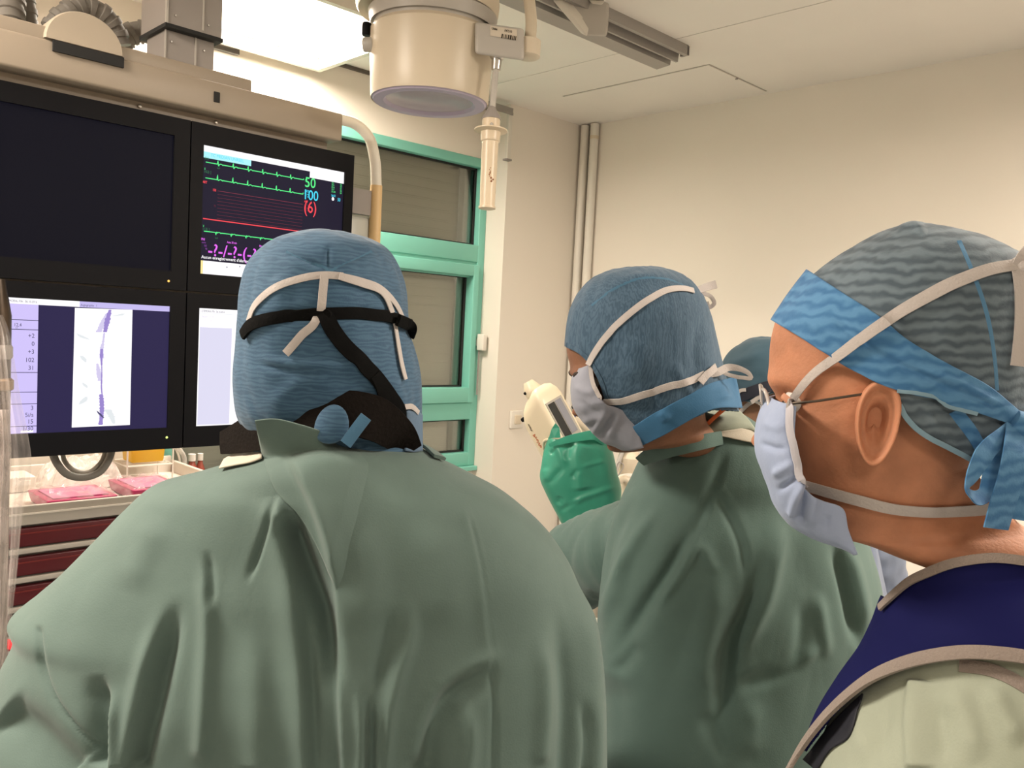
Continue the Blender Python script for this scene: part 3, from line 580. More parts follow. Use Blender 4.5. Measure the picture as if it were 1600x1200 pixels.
# tubing and bottles behind
t = thing('tubing_coil', 'translucent tubing arch hanging beside the yellow bin', 'tubing', (1.26, 2.94, 1.0))
MB().tube(smooth_path([on(272, 690, 1, 2.95), on(279, 700, 1, 2.95), on(287, 712, 1, 2.95), on(288, 726, 1, 2.95), on(281, 742, 1, 2.95), on(278, 760, 1, 2.95)], 30), .008, n=12).build('tube', clear_mat('tube_clear', (.85, .80, .76), .55, .2), t, smooth=True)
MB().tube(smooth_path([on(266, 690, 1, 2.96), on(276, 704, 1, 2.96), on(281, 722, 1, 2.96), on(276, 745, 1, 2.96)], 30), .004, n=10).build('inner_line', PAPER, t, smooth=True)
for i, (px, r, lab) in enumerate(((300, .024, 'red brown bottle with pale neck on the window sill'), (313, .018, 'thin red brown bottle next to the wider bottle on the sill'))):
    p = on(px, 716, 1, 2.99); zb = .957
    t = thing('medicine_bottle', lab, 'bottle', (p[0], 2.99, zb), 'bottles on the window sill')
    MB().lathe([(r * .9, 0), (r, .01), (r, .09), (r * .5, .115), (r * .45, .125)], (p[0], 2.99, zb), n=24).build('body', mat('bottle_red', (.28, .06, .04), rough=.25), t, smooth=True, sharp=50)
    MB().lathe([(r * .55, .125), (r * .55, .15)], (p[0], 2.99, zb), n=20).build('cap', PAPER, t, smooth=True, sharp=40)
# ------------------------------------------------------------------ clear cover at the left edge
t = thing('support_post', 'dark brown metal post at the left edge seen through hanging clear film', 'post', (*at(-14, 700, 1.42)[:2], 0))
pp = at(-8, 700, 1.42)[:2]
MB().tube([(pp[0], pp[1], 0.0), (pp[0], pp[1], 1.60), (pp[0], pp[1], 1.66)], [.022, .022, .012], n=20).build('post', mat('bronze', (.05, .034, .022), rough=.35, metal=.6, var=.4, vscale=25), t, smooth=True)
pz = [at(-6, 560, 1.42)[2], at(-6, 610, 1.42)[2]]
MB().lathe([(.022, 0), (.0245, .004), (.0245, .02), (.022, .024)], (pp[0], pp[1], pz[0]), n=24).build('collar', GREY, t, smooth=True, sharp=40)
MB().lathe([(.022, 0), (.0265, .003), (.0265, .018), (.022, .022)], (pp[0], pp[1], pz[1]), n=24).build('clamp', mat('clamp_tan', (.28, .19, .11), rough=.4), t, smooth=True, sharp=40)
def sheet(name, rows, m, parent, d0, wav, n=46, nv=60, seed=0):
    """hanging film: rows of (y, xleft, xright) with soft vertical pleats"""
    R = smooth_path(rows, nv); V = []; F = []
    rg = np.random.RandomState(seed); ph = rg.rand(6) * 6.28
    for j, (y, xa, xb) in enumerate(R):
        for i in range(n):
            u = i / (n - 1); dz = wav * (math.sin(u * 17 + ph[0] + .6 * math.sin(j * .07)) + .5 * math.sin(u * 41 + ph[1] + j * .03) + .5 * math.sin(u * 9 - j * .05 + ph[2]))
            V.append(at(xa + (xb - xa) * u, y, d0 + dz + .03 * abs(u - .5)))
    for j in range(nv - 1):
        for i in range(n - 1): F.append((j * n + i, j * n + i + 1, (j + 1) * n + i + 1, (j + 1) * n + i))
    return mesh_obj(name, V, F, m, parent, smooth=True)
t = thing('clear_cover', 'clear plastic cover hanging in pleats at the left edge of the monitors', 'plastic cover', at(10, 520, 1.36))
sheet('film', [(492, -30, 4), (510, -30, 12), (560, -32, 22), (620, -34, 32), (680, -34, 44), (715, -34, 49), (740, -34, 48), (780, -34, 40), (850, -34, 30), (930, -34, 22), (1000, -34, 15), (1075, -34, 10)], clear_mat('cover_film', (.80, .74, .72), .26, .2), t, 1.36, .006)
sheet('front_fold', [(640, -34, 14), (700, -34, 18), (800, -34, 13), (880, -34, 12), (960, -34, 12), (1080, -34, 8)], clear_mat('cover_film_thick', (.78, .68, .64), .42, .25), t, 1.325, .005, seed=3)
sheet('side_fold', [(735, 20, 40), (800, 18, 34), (860, 16, 30), (920, 12, 24), (970, 12, 18)], clear_mat('cover_film_thin', (.85, .80, .78), .30, .2), t, 1.385, .004, n=20, seed=5)
# control box with a red light
t = thing('control_box', 'grey table side control box with a glowing red light strip', 'control panel', (*at(10, 1100, 1.55)[:2], .5))
A = [at(-60, 1012, 1.55), at(44, 1016, 1.55), at(44, 1000, 1.75), at(-60, 996, 1.75)]; B = [a_ - UP * .30 for a_ in A]
MB().hexa(B, A, .006).build('housing', mat('control_grey', (.20, .18, .18), rough=.5), t, smooth=True)
MB().hexa([at(-40, 1012, 1.548), at(42, 1016, 1.548), at(42, 1003, 1.56), at(-40, 999, 1.56)], [at(-40, 1008, 1.548), at(42, 1011, 1.548), at(42, 1000, 1.56), at(-40, 996, 1.56)]).build('light_strip', screen_mat('red_glow', (1, .05, .05), 1.3), t)
for q in (18, 24): MB().hexa([at(q, 1030, 1.5495), at(q + 4, 1028, 1.5495), at(q + 4, 1028, 1.552), at(q, 1030, 1.552)], [at(q, 1027, 1.5495), at(q + 4, 1025, 1.5495), at(q + 4, 1025, 1.552), at(q, 1027, 1.552)]).build('key', BLACK, t)
MB().tube([(*at(-20, 1100, 1.70)[:2], .0), (*at(-20, 1100, 1.70)[:2], .80)], .025, n=16).build('leg', GREY, t, smooth=True)
# ------------------------------------------------------------------ contrast injector with drape
t = thing('contrast_injector', 'cream injector head with dark display leaning out of a green drape', 'medical device', at(905, 700, 2.4))
ip, iq = at(862, 612, 2.42), at(972, 812, 2.42); ia = (iq - ip); IL = np.linalg.norm(ia); ia /= IL
ic = AX[:, 0] * .87 - AX[:, 1] * -.49; ic = AX[:, 0] * .87 + AX[:, 1] * (-.49); ic -= ia * ia.dot(ic); ic /= np.linalg.norm(ic)     # towards the right and up
iw = np.cross(ia, ic); iw = iw if iw.dot(AX[:, 2]) > 0 else -iw                                                             # away from the viewer
th = math.radians(38)
e1 = ic * math.cos(th) + iw * math.sin(th)          # along the display face
e2 = -ic * math.sin(th) + iw * math.cos(th)         # along the flank
ORI = at(840, 624, 2.36)                             # near corner edge, top of the head
W1, W2 = .100, .125
def IP(s, a_, b_): return ORI + ia * s + e1 * a_ + e2 * b_
INJ = mat('injector_cream', (.74, .64, .47), rough=.35)
# rounded box with a domed top, lofted along the axis
rows = [(-.045, .30, .35), (-.040, .55, .6), (-.028, .78, .82), (-.008, .94, .95), (.012, 1, 1), (.30, 1, 1), (.36, .98, .98)]
V = []; n = 48
for s_, k1, k2 in rows:
    for k in range(n):
        a_ = 2 * math.pi * k / n; ca, sa = math.cos(a_), math.sin(a_)
        X = W1 * .5 * (1 + k1 * math.copysign(abs(ca) ** .28, ca)); Y = W2 * .5 * (1 + k2 * math.copysign(abs(sa) ** .45, sa))
        V.append(IP(s_ + .10 * (Y / W2) * (1 if s_ < .1 else 0) * .55, X, Y))
F = [(i * n + k, i * n + (k + 1) % n, (i + 1) * n + (k + 1) % n, (i + 1) * n + k) for i in range(len(rows) - 1) for k in range(n)] + [tuple(reversed(range(n))), tuple(range((len(rows) - 1) * n, len(rows) * n))]
MB().add(V, F).build('head_casing', INJ, t, smooth=True, sharp=60)
kn = IP(-.045, .05, .06)
MB().lathe([(.024, -.012), (.026, -.006), (.026, .012), (.017, .030), (.014, .036)], IP(-.020, .045, .055), axis=-ia, n=28).build('crank_knob', INJ, t, smooth=True, sharp=40)
MB().lathe([(.005, 0), (.004, .004)], IP(-.03, .02, .06), axis=-e1, n=12).build('screw', BLACK, t)
MB().lathe([(.007, 0), (.006, .008)], IP(.035, .02, .124), axis=-e1, n=12).build('side_button', BLACK, t)
off = -e2 * .0012
def FP(s_, a_): return IP(s_, a_, 0) + off           # on the display face
def quad(name, s0, s1, a0, a1, m, par, lift=.0):
    q = [FP(s0, a0), FP(s0, a1), FP(s1, a1), FP(s1, a0)]; q = [p - e2 * lift for p in q]
    return MB().hexa([p + e2 * .003 for p in q], q).build(name, m, par)
pn = quad('display_frame', .022, .205, .016, .082, mat('panel_grey', (.36, .33, .28), rough=.4), t)
quad('display', .028, .138, .021, .047, mat('lcd_dark', (.012, .013, .012), rough=.25), pn, .0012); quad('display', .141, .168, .021, .047, mat('lcd_dark', (.012, .013, .012)), pn, .0012)
quad('keypad', .028, .132, .050, .074, mat('keypad_blue', (.20, .20, .23), rough=.5), pn, .0012)
quad('lamp_key', .144, .152, .054, .068, screen_mat('key_yellow', (1, .85, .25), 1.0), pn, .0018); quad('lamp_key', .156, .164, .054, .068, screen_mat('key_yellow', (1, .85, .25)), pn, .0018)
quad('counter', .172, .200, .021, .075, mat('lcd_dark', (.012, .013, .012)), pn, .0012)
text_obj('75', 0, 0, 0, .016, screen_mat('digit_red', (1, .04, .05), 1.3), pn, sx=1.0, frame=(FP(.194, .028) - e2 * .0022, e1, -ia))
fo_ = ic * 0
def SPt(s_, b_): return IP(s_, 0, b_) - e1 * .0012
text_obj('ProVis', 0, 0, 0, .013, mat('ink_orange', (.55, .12, .03), rough=.6), t, name='lettering', sx=.95, frame=(SPt(.085, .085), ia, e2 * -1 * -1), bold=.02)
text_obj('mark', 0, 0, 0, .009, INK, t, name='lettering', sx=.9, frame=(SPt(.052, .088), ia, e2), bold=.02)
q = [SPt(.15, .070), SPt(.30, .070), SPt(.30, .064), SPt(.15, .064)]; MB().hexa([p + e1 * .002 for p in q], q).build('blue_stripe', mat('stripe_blue', (.04, .10, .25), rough=.4), t)
MB().tube(smooth_path([SPt(.135, .085), SPt(.115, .065), SPt(.115, .045), SPt(.135, .03), SPt(.20, .025), SPt(.30, .025)], 30), .004, n=10).build('flank_ridge', INJ, t, smooth=True)
MB().tube([IP(.36, .05, .06), IP(.36, .05, .06) - UP * .3, np.array([*IP(.36, .05, .06)[:2], .02])], .025, n=20).build('stand_pole', CREAM, t, smooth=True)
bs = IP(.36, .05, .06); MB().lathe([(.22, 0), (.22, .02), (.05, .05), (.03, .06)], (bs[0], bs[1], 0), n=40).build('stand_base', CREAM, t, smooth=True, sharp=40)
# cream joint arm of the stand behind
t = thing('equipment_stand', 'cream jointed equipment stand seen in the gap below the white masked face in profile', 'stand', (*at(985, 720, 2.95)[:2], 0))
pj = at(985, 735, 2.95)
MB().lathe([(.040, -.03), (.043, -.02), (.043, .045), (.028, .062), (.02, .068), (.016, .115), (.024, .118), (.024, .13)], pj, n=36).build('joint_drum', CREAM, t, smooth=True, sharp=40)
MB().tube(smooth_path([at(976, 668, 2.93), at(975, 695, 2.93), at(968, 718, 2.92), at(960, 742, 2.92)], 24), .0085, n=12).build('hose', GREYL, t, smooth=True)
MB().tube(smooth_path([at(955, 752, 2.9), at(970, 746, 2.9), at(985, 744, 2.9), at(1000, 750, 2.9), at(1010, 756, 2.9)], 24), .010, n=12).build('lower_arm', WHITEP, t, smooth=True)
MB().tube(smooth_path([at(958, 760, 2.88), at(975, 748, 2.88), at(990, 758, 2.88), at(1008, 775, 2.88)], 24), .012, n=12).build('lower_arm', CREAM, t, smooth=True)
MB().tube(smooth_path([at(962, 735, 2.87), at(968, 722, 2.87), at(974, 726, 2.87), at(968, 740, 2.87), at(962, 748, 2.87)], 30), .002, n=8).build('wire_hook', GREY, t, smooth=True)
MB().tube([pj - UP * .03, np.array([pj[0], pj[1], .02])], .03, n=20).build('post', CREAM, t, smooth=True)
MB().lathe([(.25, 0), (.25, .03), (.06, .06)], (pj[0], pj[1], 0), n=40).build('foot', CREAM, t, smooth=True, sharp=40)
MB().tube([at(894, 652, 2.76), at(930, 680, 2.86), at(975, 700, 2.95)], .012, n=12).build('bar', CREAM, t, smooth=True)
MB().hexa([at(892, 651, 2.7), at(899, 653, 2.7), at(899, 653, 2.72), at(892, 651, 2.72)], [at(896, 640, 2.7), at(903, 643, 2.7), at(903, 643, 2.72), at(896, 640, 2.72)], .003).build('blue_clip', mat('clip_blue', (.03, .04, .18), rough=.4), t, smooth=True)
MB().tube(smooth_path([at(898, 640, 2.71), at(894, 636, 2.71), at(898, 632, 2.71), at(901, 638, 2.71)], 16), .003, n=8).build('clip_loop', DARK, t, smooth=True)
# ------------------------------------------------------------------ cloth and body surfaces
def vertex_normals(G, closed_u=True):
    du = np.roll(G, -1, 1) - np.roll(G, 1, 1) if closed_u else np.gradient(G, axis=1)
    dv = np.gradient(G, axis=0); N = np.cross(du, dv); N /= np.linalg.norm(N, axis=2)[..., None] + 1e-12
    return N
def loft(rings, nu=96, nv=80, lat=FWD, e=2.0, bias=0.0, caps=True, ei=None):
    """rings of (ax, ay, ad, bx, by, bd, t_near, t_far): outline points seen at the left and right with their distances, and how far the form
    swells towards and away from the viewer. Returns an nv x nu grid of points."""
    R = smooth_path_index(np.array(rings, float), nv); lat = np.asarray(lat, float)
    th = np.linspace(0, 2 * math.pi, nu, endpoint=False)
    if bias: th = th + bias * np.sin(th * 1.0 + math.pi / 2) * 0 - bias * np.cos(th)      # more points on the near side
    c, s = np.cos(th), np.sin(th); E = 2 / e
    cc = np.sign(c) * np.abs(c) ** E; ss = np.sign(s) * np.abs(s) ** E
    G = np.empty((nv, nu, 3))
    for j, r in enumerate(R):
        A, B = at(r[0], r[1], r[2]), at(r[3], r[4], r[5]); C = (A + B) / 2; h = (B - A) / 2
        t_ = np.where(s < 0, r[6], r[7])
        G[j] = C + cc[:, None] * h + (ss * t_)[:, None] * lat
    return G
def smooth_path_index(P, n):
    m = len(P); t = np.linspace(0, m - 1, n); i = np.minimum(t.astype(int), m - 2); u = (t - i)[:, None]
    M = np.empty_like(P); M[1:-1] = (P[2:] - P[:-2]) / 2; M[0] = P[1] - P[0]; M[-1] = P[-1] - P[-2]
    return (2*u**3 - 3*u**2 + 1) * P[i] + (u**3 - 2*u**2 + u) * M[i] + (-2*u**3 + 3*u**2) * P[i+1] + (u**3 - u**2) * M[i+1]
def grid_mesh(name, G, m, parent, closed_u=True, cap0=True, cap1=True, keep=None, smooth=True):
    nv, nu = G.shape[:2]; V = G.reshape(-1, 3); F = []
    idx = np.arange(nv * nu).reshape(nv, nu); r = np.roll(idx, -1, 1)
    a = idx[:-1]; b = r[:-1]; c = r[1:]; d = idx[1:]
    Q = np.stack([a, b, c, d], -1)
    if not closed_u: Q = Q[:, :-1]
    if keep is not None:
        k = keep.reshape(-1)[Q].sum(-1) >= 3; Q = Q[k]
    F = Q.reshape(-1, 4).tolist()
    if closed_u and keep is None:
        if cap0: F.append(list(reversed(idx[0].tolist())))
        if cap1: F.append(idx[-1].tolist())
    # outward normals
    Ct = V.mean(0); q = Q.reshape(-1, 4); fn = np.cross(V[q[:, 1]] - V[q[:, 0]], V[q[:, 3]] - V[q[:, 0]]); fc = V[q].mean(1)
    if (fn * (fc - Ct)).sum() < 0: F = [f[::-1] for f in F]
    if keep is not None or not closed_u:
        used = np.unique(np.array([i for f in F for i in f])); mp = -np.ones(len(V), int); mp[used] = np.arange(len(used))
        V = V[used]; F = [[int(mp[i]) for i in f] for f in F]
    return mesh_obj(name, V, F, m, parent, smooth=smooth)
def fold_field(px, py, poly, amp, wl, wr, kind='ridge', ends=(.32, .32)):
    """height of one cloth fold along a path on the cloth; wl and wr are its widths on either side"""
    P = np.array(poly, float)
    if len(P) > 2: P = smooth_path(P, 14)
    seg = np.diff(P, axis=0); L = np.linalg.norm(seg, axis=1); cum = np.r_[0, np.cumsum(L)]; tot = cum[-1]
    best = np.full(px.shape, 1e9); sd = np.zeros(px.shape); sp = np.zeros(px.shape)
    for k in range(len(seg)):
        dx, dy = px - P[k, 0], py - P[k, 1]; t = np.clip((dx * seg[k, 0] + dy * seg[k, 1]) / L[k] ** 2, 0, 1)
        ex, ey = dx - t * seg[k, 0], dy - t * seg[k, 1]; d = np.hypot(ex, ey)
        side = np.sign(seg[k, 0] * dy - seg[k, 1] * dx)          # + : right of a path running down the picture is negative x
        m = d < best; best[m] = d[m]; sd[m] = (d * side)[m]; sp[m] = ((cum[k] + t * L[k]) / tot)[m]
    w = np.where(sd > 0, wl, wr)
    end = np.clip(sp / max(ends[0], 1e-6), 0, 1) * np.clip((1 - sp) / max(ends[1], 1e-6), 0, 1)
    end = end * end * (3 - 2 * end)
    g = np.exp(-(best / w) ** 2)
    if kind == 'step': g = np.where(sd > 0, np.exp(-(best / wl) ** 2), np.exp(-(best / wr)))
    return amp * g * end
def wrinkle(G, N, folds, closed=True, noise=0.0, nscale=6.0, seed=1):
    px, py, dp = to_px(G); view = (G - EYE); facing = (N * view).sum(-1)
    N2 = N.copy(); ref = G.reshape(-1, 3).mean(0); 
    if ((G - ref) * N).sum() < 0: N2 = -N; facing = -facing
    near = np.clip(-facing / np.linalg.norm(view, axis=-1) * 4 + .2, 0, 1)
    h = np.zeros(px.shape)
    for f in folds: h += fold_field(px, py, *f[:4], *f[4:])
    h *= near
    if noise:
        rg = np.random.RandomState(seed)
        for k in range(14):
            kv = rg.normal(size=3) * nscale * (1 + k * .25); kv[2] *= .35
            h += noise / (1 + k * .25) * np.abs(np.sin(G @ kv + rg.rand() * 6.28 + 1.3 * np.sin(G @ (rg.normal(size=3) * nscale * .5)))) - noise * .6 / (1 + k * .25)
    return G + N2 * h[..., None]
def bvh_of(objs):
    V = []; F = []
    for o in objs:
        n = len(V); og = ORG[o]; V += [tuple(og[i] + v.co[i] for i in range(3)) for v in o.data.vertices]; F += [[i + n for i in p.vertices] for p in o.data.polygons]
    return BVHTree.FromPolygons(V, F)
def bvh_grid(G, both=True):
    nv, nu = G.shape[:2]; idx = np.arange(nv * nu).reshape(nv, nu); r = np.roll(idx, -1, 1)
    return BVHTree.FromPolygons([tuple(p) for p in G.reshape(-1, 3).tolist()], np.stack([idx[:-1], r[:-1], r[1:], idx[1:]], -1).reshape(-1, 4).tolist())
def trace_on(bvh, pts, n, lift, fallback=None):
    """lay a path on a surface: points and outward normals"""
    Q = smooth_path(pts, n); D = []; Nn = []
    for q in Q:
        r = ray(q[0], q[1]); l = np.linalg.norm(r)
        hit = bvh.ray_cast(Vector(EYE), Vector(r / l), 20)
        if hit[0] is None: D.append(np.nan); Nn.append((np.nan,) * 3)
        else:
            nn = np.array(hit[1]); nn = nn if nn.dot(r) < 0 else -nn
            D.append(hit[3] / l); Nn.append(nn)
    D = np.array(D); Nn = np.array(Nn); ok = ~np.isnan(D); ix = np.arange(n)
    if not ok.any(): D[:] = fallback or 1.0; Nn[:] = -f_
    else:
        D = np.interp(ix, ix[ok], D[ok]); Nn = np.stack([np.interp(ix, ix[ok], Nn[ok, k]) for k in range(3)], 1)
    ker = np.array([1, 2, 3, 2, 1.]); ker /= ker.sum(); pad = 2
    sm = lambda a: np.convolve(np.pad(a, pad, mode='edge'), ker, 'valid')
    D2 = np.minimum(D, sm(sm(D))); Nn = np.stack([sm(sm(Nn[:, k])) for k in range(3)], 1); Nn /= np.linalg.norm(Nn, axis=1)[:, None] + 1e-9
    P = np.array([EYE + ray(q[0], q[1]) * d for q, d in zip(Q, D2)]) + Nn * lift
    return P, Nn
def ribbon(name, P, Nn, width, thick, m, parent, twist=None, taper=None):
    n = len(P); T = np.gradient(P, axis=0); T /= np.linalg.norm(T, axis=1)[:, None] + 1e-9
    S = np.cross(T, Nn); S /= np.linalg.norm(S, axis=1)[:, None] + 1e-9; Nn = np.cross(S, T)
    if twist is not None:
        c, s = np.cos(twist)[:, None], np.sin(twist)[:, None]; S, Nn = S * c + Nn * s, Nn * c - S * s
    w = np.broadcast_to(np.asarray(width, float), (n,))[:, None] / 2
    prof = [(-1, -.2), (-.97, .55), (-.3, .75), (.3, .75), (.97, .55), (1, -.2), (.9, -.6), (-.9, -.6)]; k = len(prof)
    V = np.stack([P + S * w * a + Nn * thick * b for a, b in prof], 1).reshape(-1, 3)
    F = [(i * k + j, i * k + (j + 1) % k, (i + 1) * k + (j + 1) % k, (i + 1) * k + j) for i in range(n - 1) for j in range(k)] + [tuple(reversed(range(k))), tuple(range((n - 1) * k, n * k))]
    return mesh_obj(name, V, F, m, parent, smooth=True, sharp=42)
def strap(name, bvh, pts, width, m, parent, lift=.003, thick=.0012, n=70, fallback=None, twist=None):
    """pts: picture path or (path with widths)"""
    P, Nn = trace_on(bvh, [p[:2] for p in pts], n, lift, fallback)
    return ribbon(name, P, Nn, width, thick, m, parent, twist)
def free_ribbon(name, pts, width, thick, m, parent, n=50, nrm=None, twist=None):
    P = smooth_path([at(*p) for p in pts], n); Nn = np.broadcast_to(-f_ if nrm is None else nrm, P.shape).copy()
    return ribbon(name, P, Nn, width, thick, m, parent, twist)
# ------------------------------------------------------------------ a body: head, neck and trunk as one surface
def gauss(x, z, cx, cz, sx, sz): return np.exp(-((x - cx) / sx) ** 2 - ((z - cz) / sz) ** 2)
HEAD = [  # height above the ear canal, front, back, half width
 (.134, .000, -.014, .010), (.130, .030, -.050, .036), (.118, .062, -.080, .056), (.100, .082, -.096, .067), (.075, .093, -.104, .0735), (.050, .097, -.106, .0765), (.034, .098, -.106, .0775), (.020, .094, -.104, .0770),
 (.004, .091, -.099, .0755), (-.016, .090, -.092, .0730), (-.034, .089, -.084, .0700), (-.050, .0885, -.077, .0665), (-.066, .087, -.071, .0610), (-.082, .084, -.067, .0540), (-.096, .076, -.064, .0490), (-.104, .058, -.063, .0490),
 (-.110, .034, -.063, .0510), (-.120, .018, -.064, .0525), (-.140, .010, -.067, .0540), (-.165, .010, -.074, .0570), (-.185, .018, -.086, .0680), (-.205, .034, -.098, .1000), (-.228, .055, -.108, .1450), (-.260, .082, -.116, .1750),
 (-.32, .105, -.120, .190), (-.45, .11, -.112, .178), (-.60, .105, -.10, .158), (-.74, .11, -.115, .170), (-.84, .10, -.12, .165)]
def figure(name, parent, centre, face, pitch, skin, body_face=None, lean=0.0, tone=1.0, roll=0.0, tshift=(0, 0, 0), fscale=1.0, ears=True, scale=1.0, trunk=1.0, ear_dy=0.0, nape=0.0, brows=True, brow=.006):
    """face / body_face: heading angles in the ground plane; pitch > 0 looks down; lean tips the trunk forward"""
    nv, nu = 190, 112
    R = smooth_path_index(np.array(HEAD), nv); th = np.linspace(0, 2 * math.pi, nu, endpoint=False)
    X = np.empty((nv, nu)); Y = np.empty((nv, nu)); Z = np.empty((nv, nu))
    for j, (z, yf, yb, w) in enumerate(R):
        c, s = np.cos(th), np.sin(th); q_ = min(1, max(0, (-.085 - z) / .05)); mid = yf * (.38 + .12 * q_) + yb * (.62 - .12 * q_)
        ex = 2 / 2.15; x = w * np.sign(c) * np.abs(c) ** ex
        y = np.where(s > 0, mid + (yf - mid) * np.abs(s) ** (2 / 2.3), mid - (mid - yb) * np.abs(s) ** (2 / 2.0))
        X[j], Y[j], Z[j] = x, y, z
    fr = np.clip((Y - .02) / .05, 0, 1)
    d = np.zeros_like(X)
    d += .024 * gauss(X, Z, 0, -.022, .0105, .013) + .014 * gauss(X, Z, 0, -.004, .008, .018) + .008 * gauss(np.abs(X), Z, .014, -.026, .008, .008)
    d += brow * gauss(np.abs(X), Z, .030, .036, .024, .008) - .011 * gauss(np.abs(X), Z, .033, .017, .016, .011) - .004 * gauss(np.abs(X), Z, .0, .020, .012, .008)
    d += .005 * gauss(np.abs(X), Z, .045, -.008, .02, .018) + .006 * gauss(X, Z, 0, -.054, .022, .005) + .006 * gauss(X, Z, 0, -.064, .02, .005) - .004 * gauss(X, Z, 0, -.0590, .026, .0025) - .003 * gauss(X, Z, 0, -.074, .025, .006)
    d += .007 * gauss(X, Z, 0, -.09, .018, .012) - .004 * gauss(np.abs(X), Z, .05, -.05, .014, .022)
    Y = Y + d * fr
    Y = np.where(Y > -.01, -.01 + (Y + .01) * (1 + (fscale - 1) * np.clip((Z + .13) / .03, 0, 1)), Y)
    nk = np.clip((-.045 - Z) / .10, 0, 1) * (1 - np.clip((-.165 - Z) / .06, 0, 1)); Y = np.where(Y < -.03, Y - nape * nk * np.clip((-.03 - Y) / .03, 0, 1), Y)
    tw = np.clip((-.165 - Z) / .07, 0, 1); X = X * (1 + (trunk - 1) * tw); Y = -.01 + (Y + .01) * (1 + (trunk - 1) * tw)
    X = X + np.sign(X) * .0045 * gauss(np.abs(X), Z, .07, -.075, .05, .02) * np.clip((.06 - np.abs(Y - .01)) / .05, 0, 1)
    # head turns and nods on the neck
    wgt = np.clip((Z + .20) / .10, 0, 1); wgt = wgt * wgt * (3 - 2 * wgt)
    bf = face if body_face is None else body_face
    def rot_x(Yy, Zz, a, py_, pz_): 
        c, s = np.cos(a), np.sin(a); y0, z0 = Yy - py_, Zz - pz_; return py_ + y0 * c + z0 * s, pz_ - y0 * s + z0 * c
    Yh, Zh = rot_x(Y, Z, pitch * wgt, -.02, -.13)
    cr, sr = np.cos(roll * wgt), np.sin(roll * wgt); Xh = X * cr + (Zh + .13) * sr; Zh = np.where(wgt > 0, -X * sr + (Zh + .13) * cr - .13, Zh)
    # trunk leans about the neck base
    wl_ = np.clip((-.16 - Z) / .06, 0, 1); Yl, Zl = rot_x(Yh, Zh, np.full_like(Yh, 0) + lean * wl_, -.03, -.17)
    ang = bf + (face - bf) * wgt
    fx, fy = np.cos(ang), np.sin(ang); rx, ry = fy, -fx
    P = np.stack([Xh * rx + Yl * fx, Xh * ry + Yl * fy, Zl], -1)
    c0 = np.array([.0, .0, .0]); 
    # put the ear-line centre at 'centre'
    yc, zc = rot_x(np.array([0.]), np.array([0.]), np.array([pitch]), -.02, -.13); sh = np.array([math.cos(face) * yc[0], math.sin(face) * yc[0], zc[0]])
    wt = np.clip((-.095 - Z) / .12, 0, 1); wt = wt * wt * (3 - 2 * wt)
    P = (P - sh) * scale + np.asarray(centre) + wt[..., None] * np.asarray(tshift)
    V = P.reshape(-1, 3).tolist(); idx = np.arange(nv * nu).reshape(nv, nu); r = np.roll(idx, -1, 1)
    F = np.stack([idx[:-1], r[:-1], r[1:], idx[1:]], -1).reshape(-1, 4)[:, ::-1].tolist(); F.append(idx[0].tolist()); F.append(list(reversed(idx[-1].tolist())))
    # ears, joined into the same skin
    def tf(x, y, z):
        y = y if y < -.01 else -.01 + (y + .01) * fscale
        y2, z2 = rot_x(np.array([y]), np.array([z]), np.array([pitch]), -.02, -.13); f_h = np.array([math.cos(face), math.sin(face), 0]); r_h = np.array([f_h[1], -f_h[0], 0])
        x3 = x * math.cos(roll) + (z2[0] + .13) * math.sin(roll); z3 = -x * math.sin(roll) + (z2[0] + .13) * math.cos(roll) - .13
        return (r_h * x3 + f_h * y2[0] + np.array([0, 0, z3]) - sh) * scale + np.asarray(centre)
    for sd in ((-1, 1) if ears else ()):
        na, nr = 40, 12; base = len(V)
        for i in range(na):
            a = 2 * math.pi * i / na
            oz = .0325 * math.sin(a) + (.002 if math.sin(a) > 0 else 0); oy = .0185 * math.cos(a) * (.96 + .17 * math.sin(a)) - .16 * oz
            for k in range(nr):
                q = k / (nr - 1); rr = (1 - q) if q > 0 else 1.0
                # q: 0 outer back edge -> rim -> concha
                prof = [(.93, -.012), (1.0, -.004), (1.03, .004), (1.01, .009), (.93, .0105), (.84, .008), (.74, .0045), (.66, .0060), (.56, .0065), (.44, .001), (.26, -.005), (.04, -.008)][k]
                lob = 1 - .6 * min(1, max(0, (-.3 - math.sin(a)) / .5))
                hh = prof[1] if k < 5 or k > 11 else prof[1] * lob + (1 - lob) * .007
                flare = .010 + .13 * max(0, -oy + .006)      # rim stands off the skull at the back
                y_ = -.013 + ear_dy + oy * prof[0]; z_ = .0 + oz * prof[0]
                V.append(tf(sd * (.0715 + flare * prof[0] + hh), y_, z_).tolist())
        for i in range(na):
            i2 = (i + 1) % na
            for k in range(nr - 1):
                f = [base + i * nr + k, base + i2 * nr + k, base + i2 * nr + k + 1, base + i * nr + k + 1]; F.append(f if sd > 0 else f[::-1])
        F.append([base + i * nr + nr - 1 for i in range(na)] if sd < 0 else [base + i * nr + nr - 1 for i in reversed(range(na))])
    o = mesh_obj('body', V, F, skin, parent, smooth=True)
    eyes = []
    for sd in (-1, 1):
        e_ = MB(); c = tf(sd * .031, .074, .017); fdir = tf(0, .1, 0) - tf(0, 0, 0); fdir /= np.linalg.norm(fdir)
        e_.lathe([(.0001, -.0115)] + [(.0115 * math.sin(a), -.0115 * math.cos(a)) for a in np.linspace(.3, 2.85, 9)] + [(.0001, .0115)], c, axis=fdir, n=20)
        eo = e_.build('eye', mat('eye_white', (.7, .68, .64), rough=.2), o, smooth=True)
        MB().lathe([(.0052, .0100), (.003, .0112), (.0001, .0118)], c, axis=fdir, n=16).build('iris', mat('iris_dark', (.03, .018, .010), rough=.15), eo, smooth=True)
